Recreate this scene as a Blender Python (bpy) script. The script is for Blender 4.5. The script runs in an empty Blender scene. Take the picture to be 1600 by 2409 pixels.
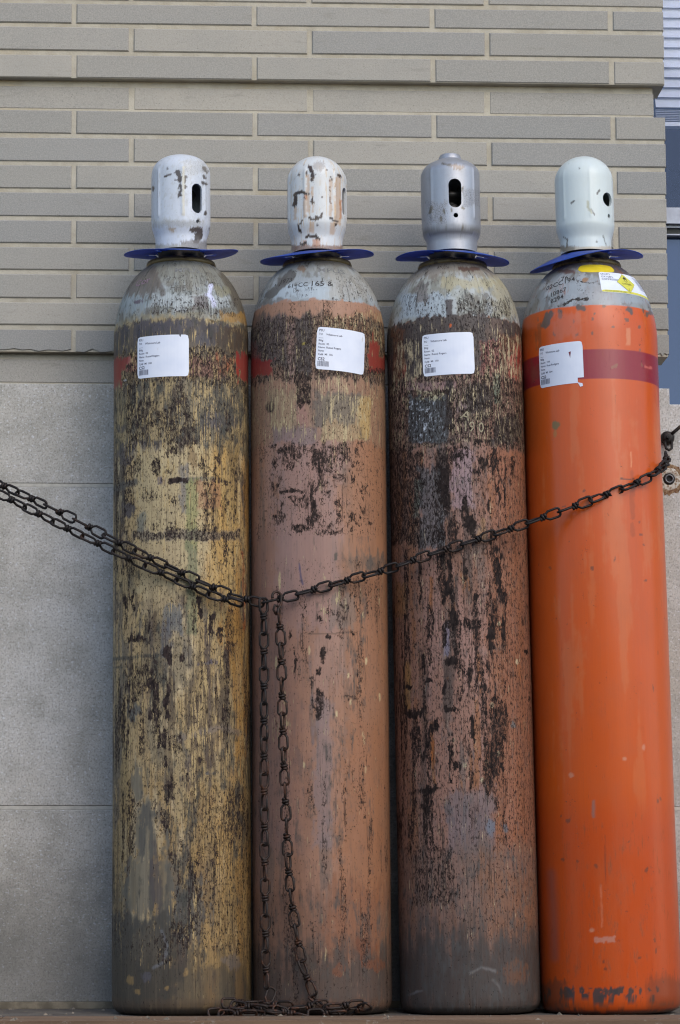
import bpy, bmesh, math, random
import numpy as np
from mathutils import Vector, Matrix, Quaternion

sc = bpy.context.scene
COL = sc.collection
R = math.radians

# ------------------------------------------------------------------ camera
F_PX = 6300.0
YAW, PITCH = R(2.4), R(7.75)
CAM = np.array([0.0, -4.77, 0.2293])
cd = bpy.data.cameras.new('camera')
cd.sensor_fit = 'VERTICAL'
cd.sensor_height = 24.0
cd.lens = 24.0 * F_PX / 2409.0
cd.clip_start, cd.clip_end = 0.05, 2000
cam = bpy.data.objects.new('camera', cd)
COL.objects.link(cam)
cam.location = CAM
cam.rotation_euler = (math.pi / 2 + PITCH, 0, -YAW)
sc.camera = cam

# ------------------------------------------------------------------ light
SUN_AZ, SUN_EL = 152.0, 36.0          # degrees clockwise from +Y, and above the horizon
world = bpy.data.worlds.new("World")
sc.world = world
world.use_nodes = True
wn = world.node_tree.nodes
sky = wn.new('ShaderNodeTexSky')
sky.sky_type = 'NISHITA'
sky.sun_disc = False
sky.sun_elevation = R(SUN_EL)
sky.sun_rotation = R(SUN_AZ)
sky.ozone_density = 1.0
world.node_tree.links.new(sky.outputs[0], wn['Background'].inputs[0])
wn['Background'].inputs[1].default_value = 0.12
ld = bpy.data.lights.new('sun', 'SUN')
ld.energy = 0.62
ld.angle = R(50)
ld.color = (1.0, 0.90, 0.77)
sun = bpy.data.objects.new('sun', ld)
COL.objects.link(sun)
sdir = Vector((math.sin(R(SUN_AZ)) * math.cos(R(SUN_EL)), math.cos(R(SUN_AZ)) * math.cos(R(SUN_EL)), math.sin(R(SUN_EL))))
sun.rotation_euler = sdir.to_track_quat('Z', 'Y').to_euler()
sun.location = sdir * 20

vs = sc.view_settings
vs.view_transform = 'Standard'
vs.look = 'None'
vs.gamma = 1
vs.exposure = 1.1
vs.use_curve_mapping = False
sc.cycles.use_denoising = True
sc.cycles.filter_width = 1.15
sc.cycles.sample_clamp_indirect = 4
sc.cycles.max_bounces = 8

# ------------------------------------------------------------------ helpers
_f = np.array([math.sin(YAW) * math.cos(PITCH), math.cos(YAW) * math.cos(PITCH), math.sin(PITCH)])
_r = np.array([math.cos(YAW), -math.sin(YAW), 0.0])
_u = np.cross(_r, _f)


def at(px, py, Y):
    """world point on the plane y = Y that the photograph shows at (px, py)"""
    d = _f + (px - 800) / F_PX * _r + (1204.5 - py) / F_PX * _u
    t = (Y - CAM[1]) / d[1]
    return CAM + d * t


def proj(P):
    d = np.asarray(P, float) - CAM
    q = d @ _f
    return 800 + F_PX * (d @ _r) / q, 1204.5 - F_PX * (d @ _u) / q


def S(r, g, b):
    return np.array([(c / 255 / 12.92) if c < 10.3 else ((c / 255 + .055) / 1.055) ** 2.4 for c in (r, g, b)])


def C4(r, g, b):
    return tuple(S(r, g, b)) + (1.0,)


def hash2(xi, yi, seed):
    h = (xi.astype(np.int64) * 374761393 + yi.astype(np.int64) * 668265263 + seed * 1442695041) & 0xffffffff
    h = ((h ^ (h >> 13)) * 1274126177) & 0xffffffff
    h = h ^ (h >> 16)
    return (h & 0xffff) / 65535.0


def vnoise(x, y, seed):
    xi, yi = np.floor(x), np.floor(y)
    fx, fy = x - xi, y - yi
    fx, fy = fx * fx * (3 - 2 * fx), fy * fy * (3 - 2 * fy)
    a = hash2(xi, yi, seed); b = hash2(xi + 1, yi, seed)
    c = hash2(xi, yi + 1, seed); d = hash2(xi + 1, yi + 1, seed)
    return (a * (1 - fx) + b * fx) * (1 - fy) + (c * (1 - fx) + d * fx) * fy


def fbm(x, y, seed, octv=4):
    s, a, t = 0, 1.0, 0.0
    for o in range(octv):
        s = s + a * vnoise(x * 2 ** o, y * 2 ** o, seed + o * 17)
        t += a
        a *= .55
    return s / t


def sstep(a, b, x):
    t = np.clip((x - a) / (b - a), 0, 1)
    return t * t * (3 - 2 * t)


def mesh_obj(name, verts, faces, mat=None, parent=None, smooth=False):
    me = bpy.data.meshes.new(name)
    me.from_pydata([tuple(v) for v in verts], [], faces)
    me.validate()
    if smooth:
        me.polygons.foreach_set('use_smooth', [True] * len(me.polygons))
    if mat:
        me.materials.append(mat)
    o = bpy.data.objects.new(name, me)
    COL.objects.link(o)
    if parent:
        o.parent = parent
    return o


def share_obj(name, me, parent=None):
    o = bpy.data.objects.new(name, me)
    COL.objects.link(o)
    if parent:
        o.parent = parent
    return o


def empty(name, loc=(0, 0, 0)):
    o = bpy.data.objects.new(name, None)
    o.empty_display_size = .05
    o.location = loc
    COL.objects.link(o)
    return o


def tag(o, label=None, cat=None, group=None, kind=None):
    if label: o['label'] = label
    if cat: o['category'] = cat
    if group: o['group'] = group
    if kind: o['kind'] = kind
    return o


def box_geo(x0, x1, y0, y1, z0, z1, bev=0.0):
    """open-backed bevelled block facing -Y when bev > 0"""
    if bev <= 0:
        v = [(x0, y0, z0), (x1, y0, z0), (x1, y1, z0), (x0, y1, z0), (x0, y0, z1), (x1, y0, z1), (x1, y1, z1), (x0, y1, z1)]
        f = [(0, 1, 5, 4), (1, 2, 6, 5), (2, 3, 7, 6), (3, 0, 4, 7), (4, 5, 6, 7), (3, 2, 1, 0)]
        return v, f
    b = bev
    v = [(x0, y1, z0), (x1, y1, z0), (x1, y1, z1), (x0, y1, z1),
         (x0, y0 + b, z0), (x1, y0 + b, z0), (x1, y0 + b, z1), (x0, y0 + b, z1),
         (x0 + b, y0, z0 + b), (x1 - b, y0, z0 + b), (x1 - b, y0, z1 - b), (x0 + b, y0, z1 - b)]
    f = [(8, 9, 10, 11)]
    for k in range(4):
        n = (k + 1) % 4
        f.append((4 + k, 4 + n, 8 + n, 8 + k))
        f.append((k, n, 4 + n, 4 + k))
    f.append((3, 2, 1, 0))
    return v, f


class Geo:
    def __init__(s):
        s.v, s.f = [], []

    def add(s, v, f, M=None):
        n = len(s.v)
        s.v += [tuple(M @ Vector(p)) if M is not None else tuple(p) for p in v]
        s.f += [tuple(i + n for i in q) for q in f]
        return s

    def tube(s, pts, r, seg=6, closed=False, cap=True):
        pts = [Vector(p) for p in pts]
        n = len(pts)
        tang = []
        for i in range(n):
            a = pts[i - 1] if (i > 0 or closed) else pts[i]
            b = pts[(i + 1) % n] if (i < n - 1 or closed) else pts[i]
            tang.append((b - a).normalized())
        nrm = tang[0].orthogonal().normalized()
        base = len(s.v)
        for i in range(n):
            nrm = (nrm - tang[i] * nrm.dot(tang[i])).normalized()
            bi = tang[i].cross(nrm)
            for k in range(seg):
                a = 2 * math.pi * k / seg
                s.v.append(tuple(pts[i] + (nrm * math.cos(a) + bi * math.sin(a)) * r))
        m = n if closed else n - 1
        # find best twist for closing
        off = 0
        if closed:
            best = 1e9
            for t in range(seg):
                d = sum((Vector(s.v[base + (n - 1) * seg + k]) - Vector(s.v[base + (k + t) % seg])).length for k in range(seg))
                if d < best: best, off = d, t
        for i in range(m):
            j = (i + 1) % n
            o = off if (closed and i == n - 1) else 0
            for k in range(seg):
                k2 = (k + 1) % seg
                s.f.append((base + i * seg + k, base + i * seg + k2, base + j * seg + (k2 + o) % seg, base + j * seg + (k + o) % seg))
        if not closed and cap:
            s.f.append(tuple(base + k for k in reversed(range(seg))))
            s.f.append(tuple(base + (n - 1) * seg + k for k in range(seg)))
        return s

    def lathe(s, prof, seg=32, M=None):
        """closed-up lathe about Z, prof = [(r, z)]"""
        base = len(s.v)
        T = M if M is not None else Matrix()
        for (r, z) in prof:
            for k in range(seg):
                a = 2 * math.pi * k / seg
                s.v.append(tuple(T @ Vector((r * math.sin(a), -r * math.cos(a), z))))
        for i in range(len(prof) - 1):
            for k in range(seg):
                k2 = (k + 1) % seg
                s.f.append((base + i * seg + k, base + i * seg + k2, base + (i + 1) * seg + k2, base + (i + 1) * seg + k))
        return s

    def obj(s, name, mat, parent=None, smooth=False):
        return mesh_obj(name, s.v, s.f, mat, parent, smooth)


# ------------------------------------------------------------------ materials
def new_mat(name):
    m = bpy.data.materials.new(name)
    m.use_nodes = True
    return m, m.node_tree.nodes, m.node_tree.links, m.node_tree.nodes['Principled BSDF']


class NB:
    """small node builder"""
    def __init__(s, name):
        s.m, s.n, s.l, s.p = new_mat(name)

    def inp(s, sock, v):
        if v is None: return
        if isinstance(v, bpy.types.NodeSocket): s.l.new(v, sock)
        elif isinstance(v, (tuple, list)) and len(v) == 3 and sock.type == 'RGBA': sock.default_value = tuple(v) + (1,)
        else: sock.default_value = v

    def math(s, op, a, b=None, c=None, clamp=False):
        n = s.n.new('ShaderNodeMath'); n.operation = op; n.use_clamp = clamp
        for i, v in enumerate((a, b, c)): s.inp(n.inputs[i], v)
        return n.outputs[0]

    def mix(s, f, a, b, blend='MIX'):
        n = s.n.new('ShaderNodeMix'); n.data_type = 'RGBA'; n.blend_type = blend
        s.inp(n.inputs[0], f); s.inp(n.inputs[6], a); s.inp(n.inputs[7], b)
        return n.outputs[2]

    def pos(s):
        return s.n.new('ShaderNodeNewGeometry').outputs['Position']

    def attr(s, name, out='Color'):
        n = s.n.new('ShaderNodeAttribute'); n.attribute_name = name
        return n.outputs[out]

    def scale(s, v, xyz):
        n = s.n.new('ShaderNodeVectorMath'); n.operation = 'MULTIPLY'
        s.inp(n.inputs[0], v); n.inputs[1].default_value = xyz
        return n.outputs[0]

    def noise(s, v, scale=1.0, detail=4, rough=.55, dist=0.0):
        n = s.n.new('ShaderNodeTexNoise')
        s.inp(n.inputs['Vector'], v)
        n.inputs['Scale'].default_value = scale
        n.inputs['Detail'].default_value = detail
        n.inputs['Roughness'].default_value = rough
        n.inputs['Distortion'].default_value = dist
        return n.outputs['Fac']

    def ramp(s, f, lo, hi, a=0.0, b=1.0):
        n = s.n.new('ShaderNodeMapRange')
        n.interpolation_type = 'SMOOTHSTEP'
        s.inp(n.inputs[0], f)
        for i, v in zip((1, 2, 3, 4), (lo, hi, a, b)): s.inp(n.inputs[i], v)
        return n.outputs[0]

    def bump(s, h, strength, dist):
        n = s.n.new('ShaderNodeBump')
        n.inputs['Strength'].default_value = strength
        n.inputs['Distance'].default_value = dist
        s.inp(n.inputs['Height'], h)
        s.l.new(n.outputs[0], s.p.inputs['Normal'])
        return n.outputs[0]

    def out(s, col=None, rough=None, metal=None, spec=None):
        s.inp(s.p.inputs['Base Color'], col)
        s.inp(s.p.inputs['Roughness'], rough)
        s.inp(s.p.inputs['Metallic'], metal)
        s.inp(s.p.inputs['Specular IOR Level'], spec)
        return s.m


def plain(name, rgb, rough=.6, metal=0.0, var=.12, nscale=60, spec=.5):
    b = NB(name)
    n = b.noise(b.pos(), nscale, 4)
    c = b.mix(b.ramp(n, .3, .7), tuple(S(*rgb) * (1 - var)), tuple(np.minimum(S(*rgb) * (1 + var), 1)))
    return b.out(c, rough, metal, spec)


def brick_mat():
    b = NB('glazed_grey_brick')
    P = b.pos()
    oi = b.n.new('ShaderNodeObjectInfo')
    rnd = oi.outputs['Random']
    base = b.mix(rnd, tuple(S(136, 133, 127)), tuple(S(167, 160, 148)))
    rnd2 = b.math('FRACT', b.math('MULTIPLY', rnd, 7.31))
    base = b.mix(b.math('MULTIPLY', b.ramp(rnd2, .45, .9), .75), base, tuple(S(132, 131, 129)))
    n1 = b.noise(P, 9, 4, .6)
    base = b.mix(b.ramp(n1, .3, .75, 0, .32), base, tuple(S(132, 131, 126)))
    grain = b.noise(P, 420, 3, .6)
    base = b.mix(b.ramp(grain, .42, .62, 0, .32), base, tuple(S(174, 170, 160)))
    base = b.mix(b.ramp(b.noise(P, 300, 4, .72), .54, .68, 0, .32), base, tuple(S(104, 102, 96)))
    base = b.mix(b.ramp(b.noise(b.scale(P, (.6, 1, 3)), 22, 6, .7), .56, .72, 0, .45), base, tuple(S(124, 120, 110)))
    # iron spots and pits, denser on some bricks
    spots = b.noise(b.scale(P, (1, 1, 1.3)), 520, 2, .5)
    dens = b.math('ADD', .70, b.math('MULTIPLY', b.math('FRACT', b.math('MULTIPLY', rnd, 13.7)), -.06))
    pm = b.ramp(spots, dens, b.math('ADD', dens, .05))
    big = b.noise(b.scale(P, (1, 1, 1.6)), 95, 5, .7)
    pm2 = b.ramp(big, .70, .75)
    base = b.mix(b.math('MULTIPLY', pm, .75), base, tuple(S(92, 90, 86)))
    base = b.mix(b.math('MULTIPLY', pm2, .8), base, tuple(S(88, 84, 78)))
    h = b.math('SUBTRACT', b.noise(P, 160, 6, .65), b.math('MULTIPLY', b.math('ADD', pm, pm2), .5))
    b.bump(h, .35, .0012)
    return b.out(base, .62, 0, .35)


def mortar_mat():
    b = NB('sandy_mortar')
    P = b.pos()
    n = b.noise(P, 30, 5, .6)
    c = b.mix(b.ramp(n, .3, .72), tuple(S(180, 173, 158)), tuple(S(164, 156, 140)))
    d = b.noise(P, 6, 4, .6)
    c = b.mix(b.ramp(d, .52, .75, 0, .45), c, tuple(S(164, 146, 112)))
    g = b.noise(P, 600, 2)
    c = b.mix(b.ramp(g, .62, .75, 0, .5), c, tuple(S(140, 132, 115)))
    b.bump(b.noise(P, 300, 4), .5, .0015)
    return b.out(c, .9, 0, .2)


def stone_mat():
    b = NB('grey_limestone')
    P = b.pos()
    n = b.noise(P, 2.6, 5, .6)
    c = b.mix(b.ramp(n, .32, .7), tuple(S(184, 178, 167)), tuple(S(200, 197, 192)))
    n2 = b.noise(P, 14, 5, .65)
    c = b.mix(b.ramp(n2, .4, .7, 0, .6), c, tuple(S(150, 147, 138)))
    g = b.noise(b.scale(P, (1, 1, .8)), 330, 3, .62)
    c = b.mix(b.ramp(g, .48, .64, 0, .55), c, tuple(S(128, 125, 118)))
    gg_ = b.noise(P, 130, 5, .72)
    c = b.mix(b.ramp(gg_, .5, .68, 0, .38), c, tuple(S(122, 118, 110)))
    g2 = b.noise(b.scale(P, (.75, 1, 1.15)), 210, 3, .6)
    c = b.mix(b.ramp(g2, .56, .68, 0, .7), c, tuple(S(214, 215, 218)))
    g3 = b.noise(P, 120, 4, .6)
    c = b.mix(b.ramp(g3, .72, .77, 0, .8), c, tuple(S(84, 82, 79)))
    # pale scuffs: long thin marks in two directions
    for ang, sc_ in ((.18, (5, 1, 130)), (.95, (7, 1, 160))):
        m = b.n.new('ShaderNodeMapping'); m.inputs['Rotation'].default_value = (0, ang, 0)
        b.l.new(P, m.inputs[0])
        sn = b.noise(b.scale(m.outputs[0], sc_), 1, 2, .5)
        gate = b.ramp(b.noise(P, 5 + 9 * ang, 2), .5, .62)
        c = b.mix(b.math('MULTIPLY', b.ramp(sn, .73, .8, 0, .55), gate), c, tuple(S(190, 190, 190)))
    # splash grime and painted-in shade darkening the foot, ragged upper edge
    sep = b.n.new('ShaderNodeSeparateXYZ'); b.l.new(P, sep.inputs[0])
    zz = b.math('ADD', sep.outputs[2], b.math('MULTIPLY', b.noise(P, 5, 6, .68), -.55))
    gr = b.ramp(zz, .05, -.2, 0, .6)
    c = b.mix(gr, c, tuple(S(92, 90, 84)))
    lich = b.ramp(b.noise(P, 38, 4, .6), .62, .72, 0, .5)
    c = b.mix(b.math('MULTIPLY', lich, b.ramp(sep.outputs[2], .07, .02)), c, tuple(S(120, 112, 70)))
    b.bump(b.math('ADD', g, b.math('MULTIPLY', g3, .8)), .3, .0016)
    return b.out(c, .85, 0, .25)


def worn_mat(name, chip=(52, 44, 42), chip2=(30, 26, 25), light=(196, 168, 112), dirt=(74, 72, 68), rough=.45, metal=0.0, coat=0.0, spec=.3, streak=.3, fine=.5, vstretch=.4):
    b = NB(name)
    uv = b.attr('suv', 'Vector')
    paint = b.attr('paint')
    sep = b.n.new('ShaderNodeSeparateColor'); b.l.new(b.attr('wear'), sep.inputs[0])
    wr, wg, wb = sep.outputs
    # hairline vertical streaks in the paint itself
    st = b.noise(b.scale(uv, (420, 7, 1)), 1, 3, .6)
    st2 = b.noise(b.scale(uv, (150, 3, 1)), 1, 3, .6)
    paint = b.mix(b.ramp(st, .35, .7, 0, streak), paint, b.mix(.55, paint, tuple(S(70, 60, 52))))
    paint = b.mix(b.ramp(st2, .5, .8, 0, streak * .5), paint, b.mix(.4, paint, tuple(S(205, 180, 140))))
    # soft large mottling
    mo = b.noise(b.scale(uv, (26, 14, 1)), 1, 5, .6)
    paint = b.mix(b.ramp(mo, .4, .75, 0, .22), paint, b.mix(.6, paint, tuple(S(*dirt))))

    def mask(nz, w, width):
        t = b.math('MULTIPLY_ADD', w, -.50, .765)
        return b.ramp(nz, b.math('SUBTRACT', t, width), b.math('ADD', t, width))
    # older light coat showing in vertical flecks
    nl = b.noise(b.scale(uv, (460, 22, 1)), 1, 5, .65)
    nl2 = b.noise(b.scale(uv, (95, 34, 1)), 1, 9, .74)
    ml = mask(b.math('ADD', b.math('MULTIPLY', nl, .55), b.math('MULTIPLY', nl2, .45)), wg, .03)
    paint = b.mix(ml, paint, b.mix(b.noise(b.scale(uv, (40, 20, 1)), 1, 3), tuple(S(*light)), tuple(S(*light) * .72)))
    # smeared dirt
    nd = b.noise(b.scale(uv, (60, 26, 1)), 1, 7, .68)
    nd2 = b.noise(b.scale(uv, (260, 30, 1)), 1, 4, .6)
    md = mask(b.math('ADD', b.math('MULTIPLY', nd, .62), b.math('MULTIPLY', nd2, .38)), wb, .09)
    paint = b.mix(b.math('MULTIPLY', md, .9), paint, tuple(S(*dirt)))
    # chips down to dark primer and rust
    nc = b.noise(b.scale(uv, (230, 230 * vstretch, 1)), 1, 9, .74)
    nc2 = b.noise(b.scale(uv, (640, 640 * vstretch * 1.1, 1)), 1, 4, .6)
    ns = b.noise(b.scale(uv, (520, 9, 1)), 1, 4, .62)
    msc = b.math('MULTIPLY', mask(b.math('ADD', b.math('MULTIPLY', ns, .7), b.math('MULTIPLY', nc, .3)), b.math('MULTIPLY_ADD', wr, .95, .02), .035), .62 if streak > .12 else .2)
    mc = mask(b.math('ADD', b.math('MULTIPLY', nc, 1 - fine * .6), b.math('MULTIPLY', nc2, fine * .6)), wr, .018)
    cc = b.mix(b.ramp(b.noise(b.scale(uv, (180, 90, 1)), 1, 4), .35, .65), tuple(S(*chip)), tuple(S(*chip2)))
    mc = b.math('MAXIMUM', mc, msc)
    if streak > .12:                            # dense pin-head flaking
        nsp = b.noise(b.scale(uv, (360, 360 * vstretch * 1.3, 1)), 1, 3, .6)
        mc = b.math('MAXIMUM', mc, b.math('MULTIPLY', mask(b.math('ADD', b.math('MULTIPLY', nsp, .75), b.math('MULTIPLY', nc, .25)), b.math('MULTIPLY_ADD', wr, 1.0, .0), .02), .72))
    paint = b.mix(mc, paint, cc)
    ro = b.math('ADD', b.math('MULTIPLY', b.math('MAXIMUM', mc, md), .28), b.math('MULTIPLY_ADD', mo, .16, rough - .08))
    h = b.math('SUBTRACT', b.math('MULTIPLY', b.noise(b.scale(uv, (30, 10, 1)), 1, 3), .6), b.math('ADD', mc, b.math('MULTIPLY', st, .12)))
    b.bump(h, .6, .0007)
    if coat:
        b.p.inputs['Coat Weight'].default_value = coat
        b.p.inputs['Coat Roughness'].default_value = .18
    b.out(paint, ro, metal, b.math('MULTIPLY_ADD', b.math('MAXIMUM', mc, md), -spec * .6, spec))
    if metal:
        b.inp(b.p.inputs['Metallic'], b.math('MULTIPLY', b.math('SUBTRACT', 1.0, b.math('MAXIMUM', mc, md)), metal))
    return b.m


def rusty_mat(name, rgb=(46, 40, 38), rust=(82, 52, 34), amt=.5, rough=.55, metal=.35):
    b = NB(name)
    P = b.pos()
    n = b.noise(P, 70, 5, .65)
    c = b.mix(b.ramp(n, .62 - .25 * amt, .8 - .25 * amt), tuple(S(*rgb)), tuple(S(*rust)))
    c = b.mix(b.ramp(b.noise(P, 900, 2), .55, .75, 0, .5), c, tuple(S(*rgb) * .5))
    b.bump(b.noise(P, 700, 3), .4, .0006)
    return b.out(c, rough, metal, .4)


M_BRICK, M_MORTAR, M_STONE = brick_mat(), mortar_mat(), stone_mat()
M_FRAME = plain('anodised_frame', (148, 153, 166), .4, .2)
M_DARK = plain('dark_gasket', (52, 55, 54), .7)
M_BLIND = plain('blind_vinyl', (224, 224, 226), .45, 0, .03)
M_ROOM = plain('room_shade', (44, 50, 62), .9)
M_PAPER = None
M_INK = plain('faded_print', (74, 74, 90), .8, 0, .05)
M_BLACK = plain('black_print', (30, 30, 36), .7, 0, .1)
M_PAINTED = plain('stencil_paint', (50, 46, 44), .7, 0, .4, 300)
M_BLUE = None
M_CHAIN = rusty_mat('chain_steel', (36, 31, 29), (66, 44, 32), .35)
M_CHAIN2 = rusty_mat('chain_steel_rusty', (48, 39, 34), (84, 54, 38), .55)
M_IRON = rusty_mat('anchor_iron', (38, 34, 32), (72, 50, 36), .4)
M_BRASS = rusty_mat('neck_brass', (120, 104, 72), (70, 58, 42), .5, .45, .4)
M_NECK = rusty_mat('neck_steel', (44, 41, 38), (66, 52, 40), .4)
M_VALVE = rusty_mat('valve_body', (58, 56, 54), (90, 78, 55), .3, .4, .6)


def paper_mat():
    b = NB('white_label_paper')
    P = b.pos()
    c = b.mix(b.ramp(b.noise(P, 18, 3), .35, .7), tuple(S(226, 229, 238)), tuple(S(214, 219, 232)))
    c = b.mix(b.ramp(b.noise(b.scale(P, (1, 1, .4)), 60, 4), .7, .76, 0, .6), c, tuple(S(176, 166, 150)))
    return b.out(c, .45, 0, .5)


def blue_mat():
    b = NB('blue_plastic')
    P = b.pos()
    c = b.mix(b.ramp(b.noise(P, 25, 4), .3, .7), tuple(S(44, 78, 170)), tuple(S(56, 96, 194)))
    c = b.mix(b.ramp(b.noise(P, 160, 4), .66, .74, 0, .5), c, tuple(S(110, 120, 150)))
    b.out(c, .38, 0, .5)
    tr = b.n.new('ShaderNodeBsdfTranslucent'); b.l.new(c, tr.inputs[0])
    mx = b.n.new('ShaderNodeMixShader'); mx.inputs[0].default_value = .4
    b.l.new(b.p.outputs[0], mx.inputs[1]); b.l.new(tr.outputs[0], mx.inputs[2])
    b.l.new(mx.outputs[0], b.n['Material Output'].inputs[0])
    return b.m


M_PAPER, M_BLUE = paper_mat(), blue_mat()
M_YELLOW = plain('yellow_sticker', (222, 196, 40), .55, 0, .08)
M_DIAMOND = plain('yellow_diamond', (206, 200, 70), .5, 0, .05)

M_BODY = [
    worn_mat('tan_worn_paint', chip=(62, 51, 48), chip2=(34, 28, 27), light=(192, 166, 116), dirt=(76, 76, 71), rough=.5, streak=.5, vstretch=.38),
    worn_mat('brown_worn_paint', chip=(60, 49, 45), chip2=(38, 30, 27), light=(196, 176, 134), dirt=(92, 86, 80), rough=.46, streak=.16, vstretch=.42),
    worn_mat('pink_brown_worn_paint', chip=(48, 39, 36), chip2=(28, 22, 20), light=(196, 178, 142), dirt=(84, 84, 82), rough=.46, streak=.2, vstretch=.33),
    worn_mat('orange_gloss_paint', chip=(72, 68, 64), chip2=(54, 48, 45), light=(214, 140, 100), dirt=(146, 80, 48), rough=.32, coat=.12, streak=.08, vstretch=.8, spec=.42),
]
M_CAP = [
    worn_mat('chipped_white_cap', chip=(88, 82, 82), chip2=(76, 70, 68), light=(150, 146, 138), dirt=(148, 142, 132), rough=.34, streak=.05, vstretch=1.0, fine=.3, spec=.5),
    worn_mat('rusty_white_cap', chip=(62, 48, 44), chip2=(46, 34, 31), light=(188, 140, 80), dirt=(196, 164, 112), rough=.32, streak=.05, vstretch=.9, fine=.3, spec=.5),
    worn_mat('aluminium_paint_cap', chip=(104, 100, 92), chip2=(84, 80, 74), light=(216, 216, 220), dirt=(126, 120, 110), rough=.44, metal=.55, streak=.05, vstretch=1.0, fine=.4),
    worn_mat('gloss_white_cap', chip=(80, 78, 74), chip2=(60, 58, 56), light=(226, 232, 228), dirt=(184, 186, 172), rough=.3, coat=.3, streak=.04, vstretch=1.0, fine=.4),
]

# ------------------------------------------------------------------ ground and platform
ZG = -1.12
g = Geo().add(*box_geo(-60, 60, -90, 6, ZG - .3, ZG)).obj('ground', plain('asphalt', (74, 72, 70), .9, 0, .3, 3))
tag(g, kind='structure')


ow = Geo().add(*box_geo(-30, 30, -5.8, -5.55, ZG, 1.55)).add(*box_geo(-30, 30, -5.86, -5.49, 1.552, 1.62)).obj('added_sky_blocker', plain('sky_blocker_concrete', (96, 92, 84), .9, 0, .2, 2))  # unseen wall added behind the camera to block low sky
tag(ow, kind='structure')


def platform_mat():
    b = NB('dirty_concrete')
    P = b.pos()
    c = b.mix(b.ramp(b.noise(P, 9, 5, .65), .3, .7), tuple(S(112, 106, 98)), tuple(S(86, 80, 74)))
    c = b.mix(b.ramp(b.noise(P, 45, 5, .7), .55, .7, 0, .6), c, tuple(S(150, 136, 112)))
    c = b.mix(b.ramp(b.noise(P, 260, 3), .6, .75, 0, .5), c, tuple(S(58, 55, 52)))
    b.bump(b.noise(P, 140, 5), .4, .003)
    return b.out(c, .9, 0, .25)


def edge_mat():
    b = NB('weathered_dock_board')
    P = b.pos()
    v = b.scale(P, (2.2, 60, 60))
    c = b.mix(b.ramp(b.noise(v, 1, 6, .65), .3, .7), tuple(S(140, 114, 90)), tuple(S(104, 84, 68)))
    c = b.mix(b.ramp(b.noise(P, 60, 5, .7), .58, .7, 0, .7), c, tuple(S(168, 158, 146)))
    c = b.mix(b.ramp(b.noise(P, 35, 5, .7), .64, .72, 0, .8), c, tuple(S(70, 64, 62)))
    b.bump(b.noise(v, 1.5, 5), .5, .003)
    return b.out(c, .85, 0, .25)


YE, YF = -0.325, -0.475
p_ = Geo().add(*box_geo(-2.2, 2.6, YE, 0.30, ZG - .05, 0.0)).obj('platform', platform_mat())
tag(p_, kind='structure')
em = edge_mat()
root = empty('dock_edge', (0, 0, 0))
tag(root, 'weathered brown board edging along the front of the platform under the cylinders', 'edging')
xs = [-2.2, -.36, 1.12, 2.6]
for i in range(3):
    v, f = box_geo(xs[i] + .0015, xs[i + 1] - .0015, YF + .001 * i, YE - .004, -.14, .0035 + .0006 * i)
    mesh_obj('board', v, f, em, root)
gg = Geo().add(*box_geo(-2.2, 2.6, YF + .012, YE - .004, ZG - .05, -.142))
tag(gg.obj('platform_face', plain('pale_concrete_face', (150, 148, 144), .9, 0, .25, 20)), kind='structure')

gr_ = Geo()
rg_ = random.Random(77)
for q in range(420):
    x, y = rg_.uniform(-1.0, 1.1), (rg_.uniform(-.33, -.02) if q % 3 else rg_.uniform(-.47, -.30))
    if rg_.random() < .3: y = -.006 - abs(rg_.gauss(0, .012))
    r = abs(rg_.gauss(.0014, .0019)) + .0008
    z = 0.004 if y < YE else 0.0
    a = rg_.uniform(0, 6.28)
    ps = [(x + r * rg_.uniform(.6, 1.5) * math.cos(a + k * 2.09), y + r * rg_.uniform(.6, 1.5) * math.sin(a + k * 2.09), z) for k in range(3)]
    gr_.add(ps + [(x, y, z + r * rg_.uniform(.5, 1.1))], [(0, 1, 3), (1, 2, 3), (2, 0, 3)])
tag(gr_.obj('grit', plain('grit', (122, 112, 98), .9, 0, .5, 40)), kind='stuff')

# ------------------------------------------------------------------ building
bld = empty('brick_building', (0, 0, 0))
tag(bld, 'grey brick building wall with banded courses above a smooth limestone base', 'building')
rng = random.Random(4)
# course bottoms down the photograph's middle (photo px), recessed courses flagged
PXB = [-120, -57, 7, 63, 127, 190, 257, 321, 386, 450, 515, 578, 641, 707, 770, 832, 901]
REC = {6: 1, 16: 1}
zb = [float(at(800, y, 0)[2]) for y in PXB]
XC = float(at(1567, 400, 0)[0])             # right-hand corner of the brickwork at the window
RECD = .018
for k in range(9):                          # courses above the frame
    zb.insert(0, zb[0] + .0495)
REC = {k + 9 for k in REC}
nC = len(zb)
jo = [float(at(x, 300, 0)[0]) for x in (171, 597, 1018, 1440)]
je = [float(at(x, 300, 0)[0]) for x in (306, 728, 1147)]
BL = jo[1] - jo[0]
JW = .0045
XL = -2.2
WX1 = XC + 1.05                             # far side of the window opening
XR2 = WX1 + .55
mort = Geo()
brick_cache = {}


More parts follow.
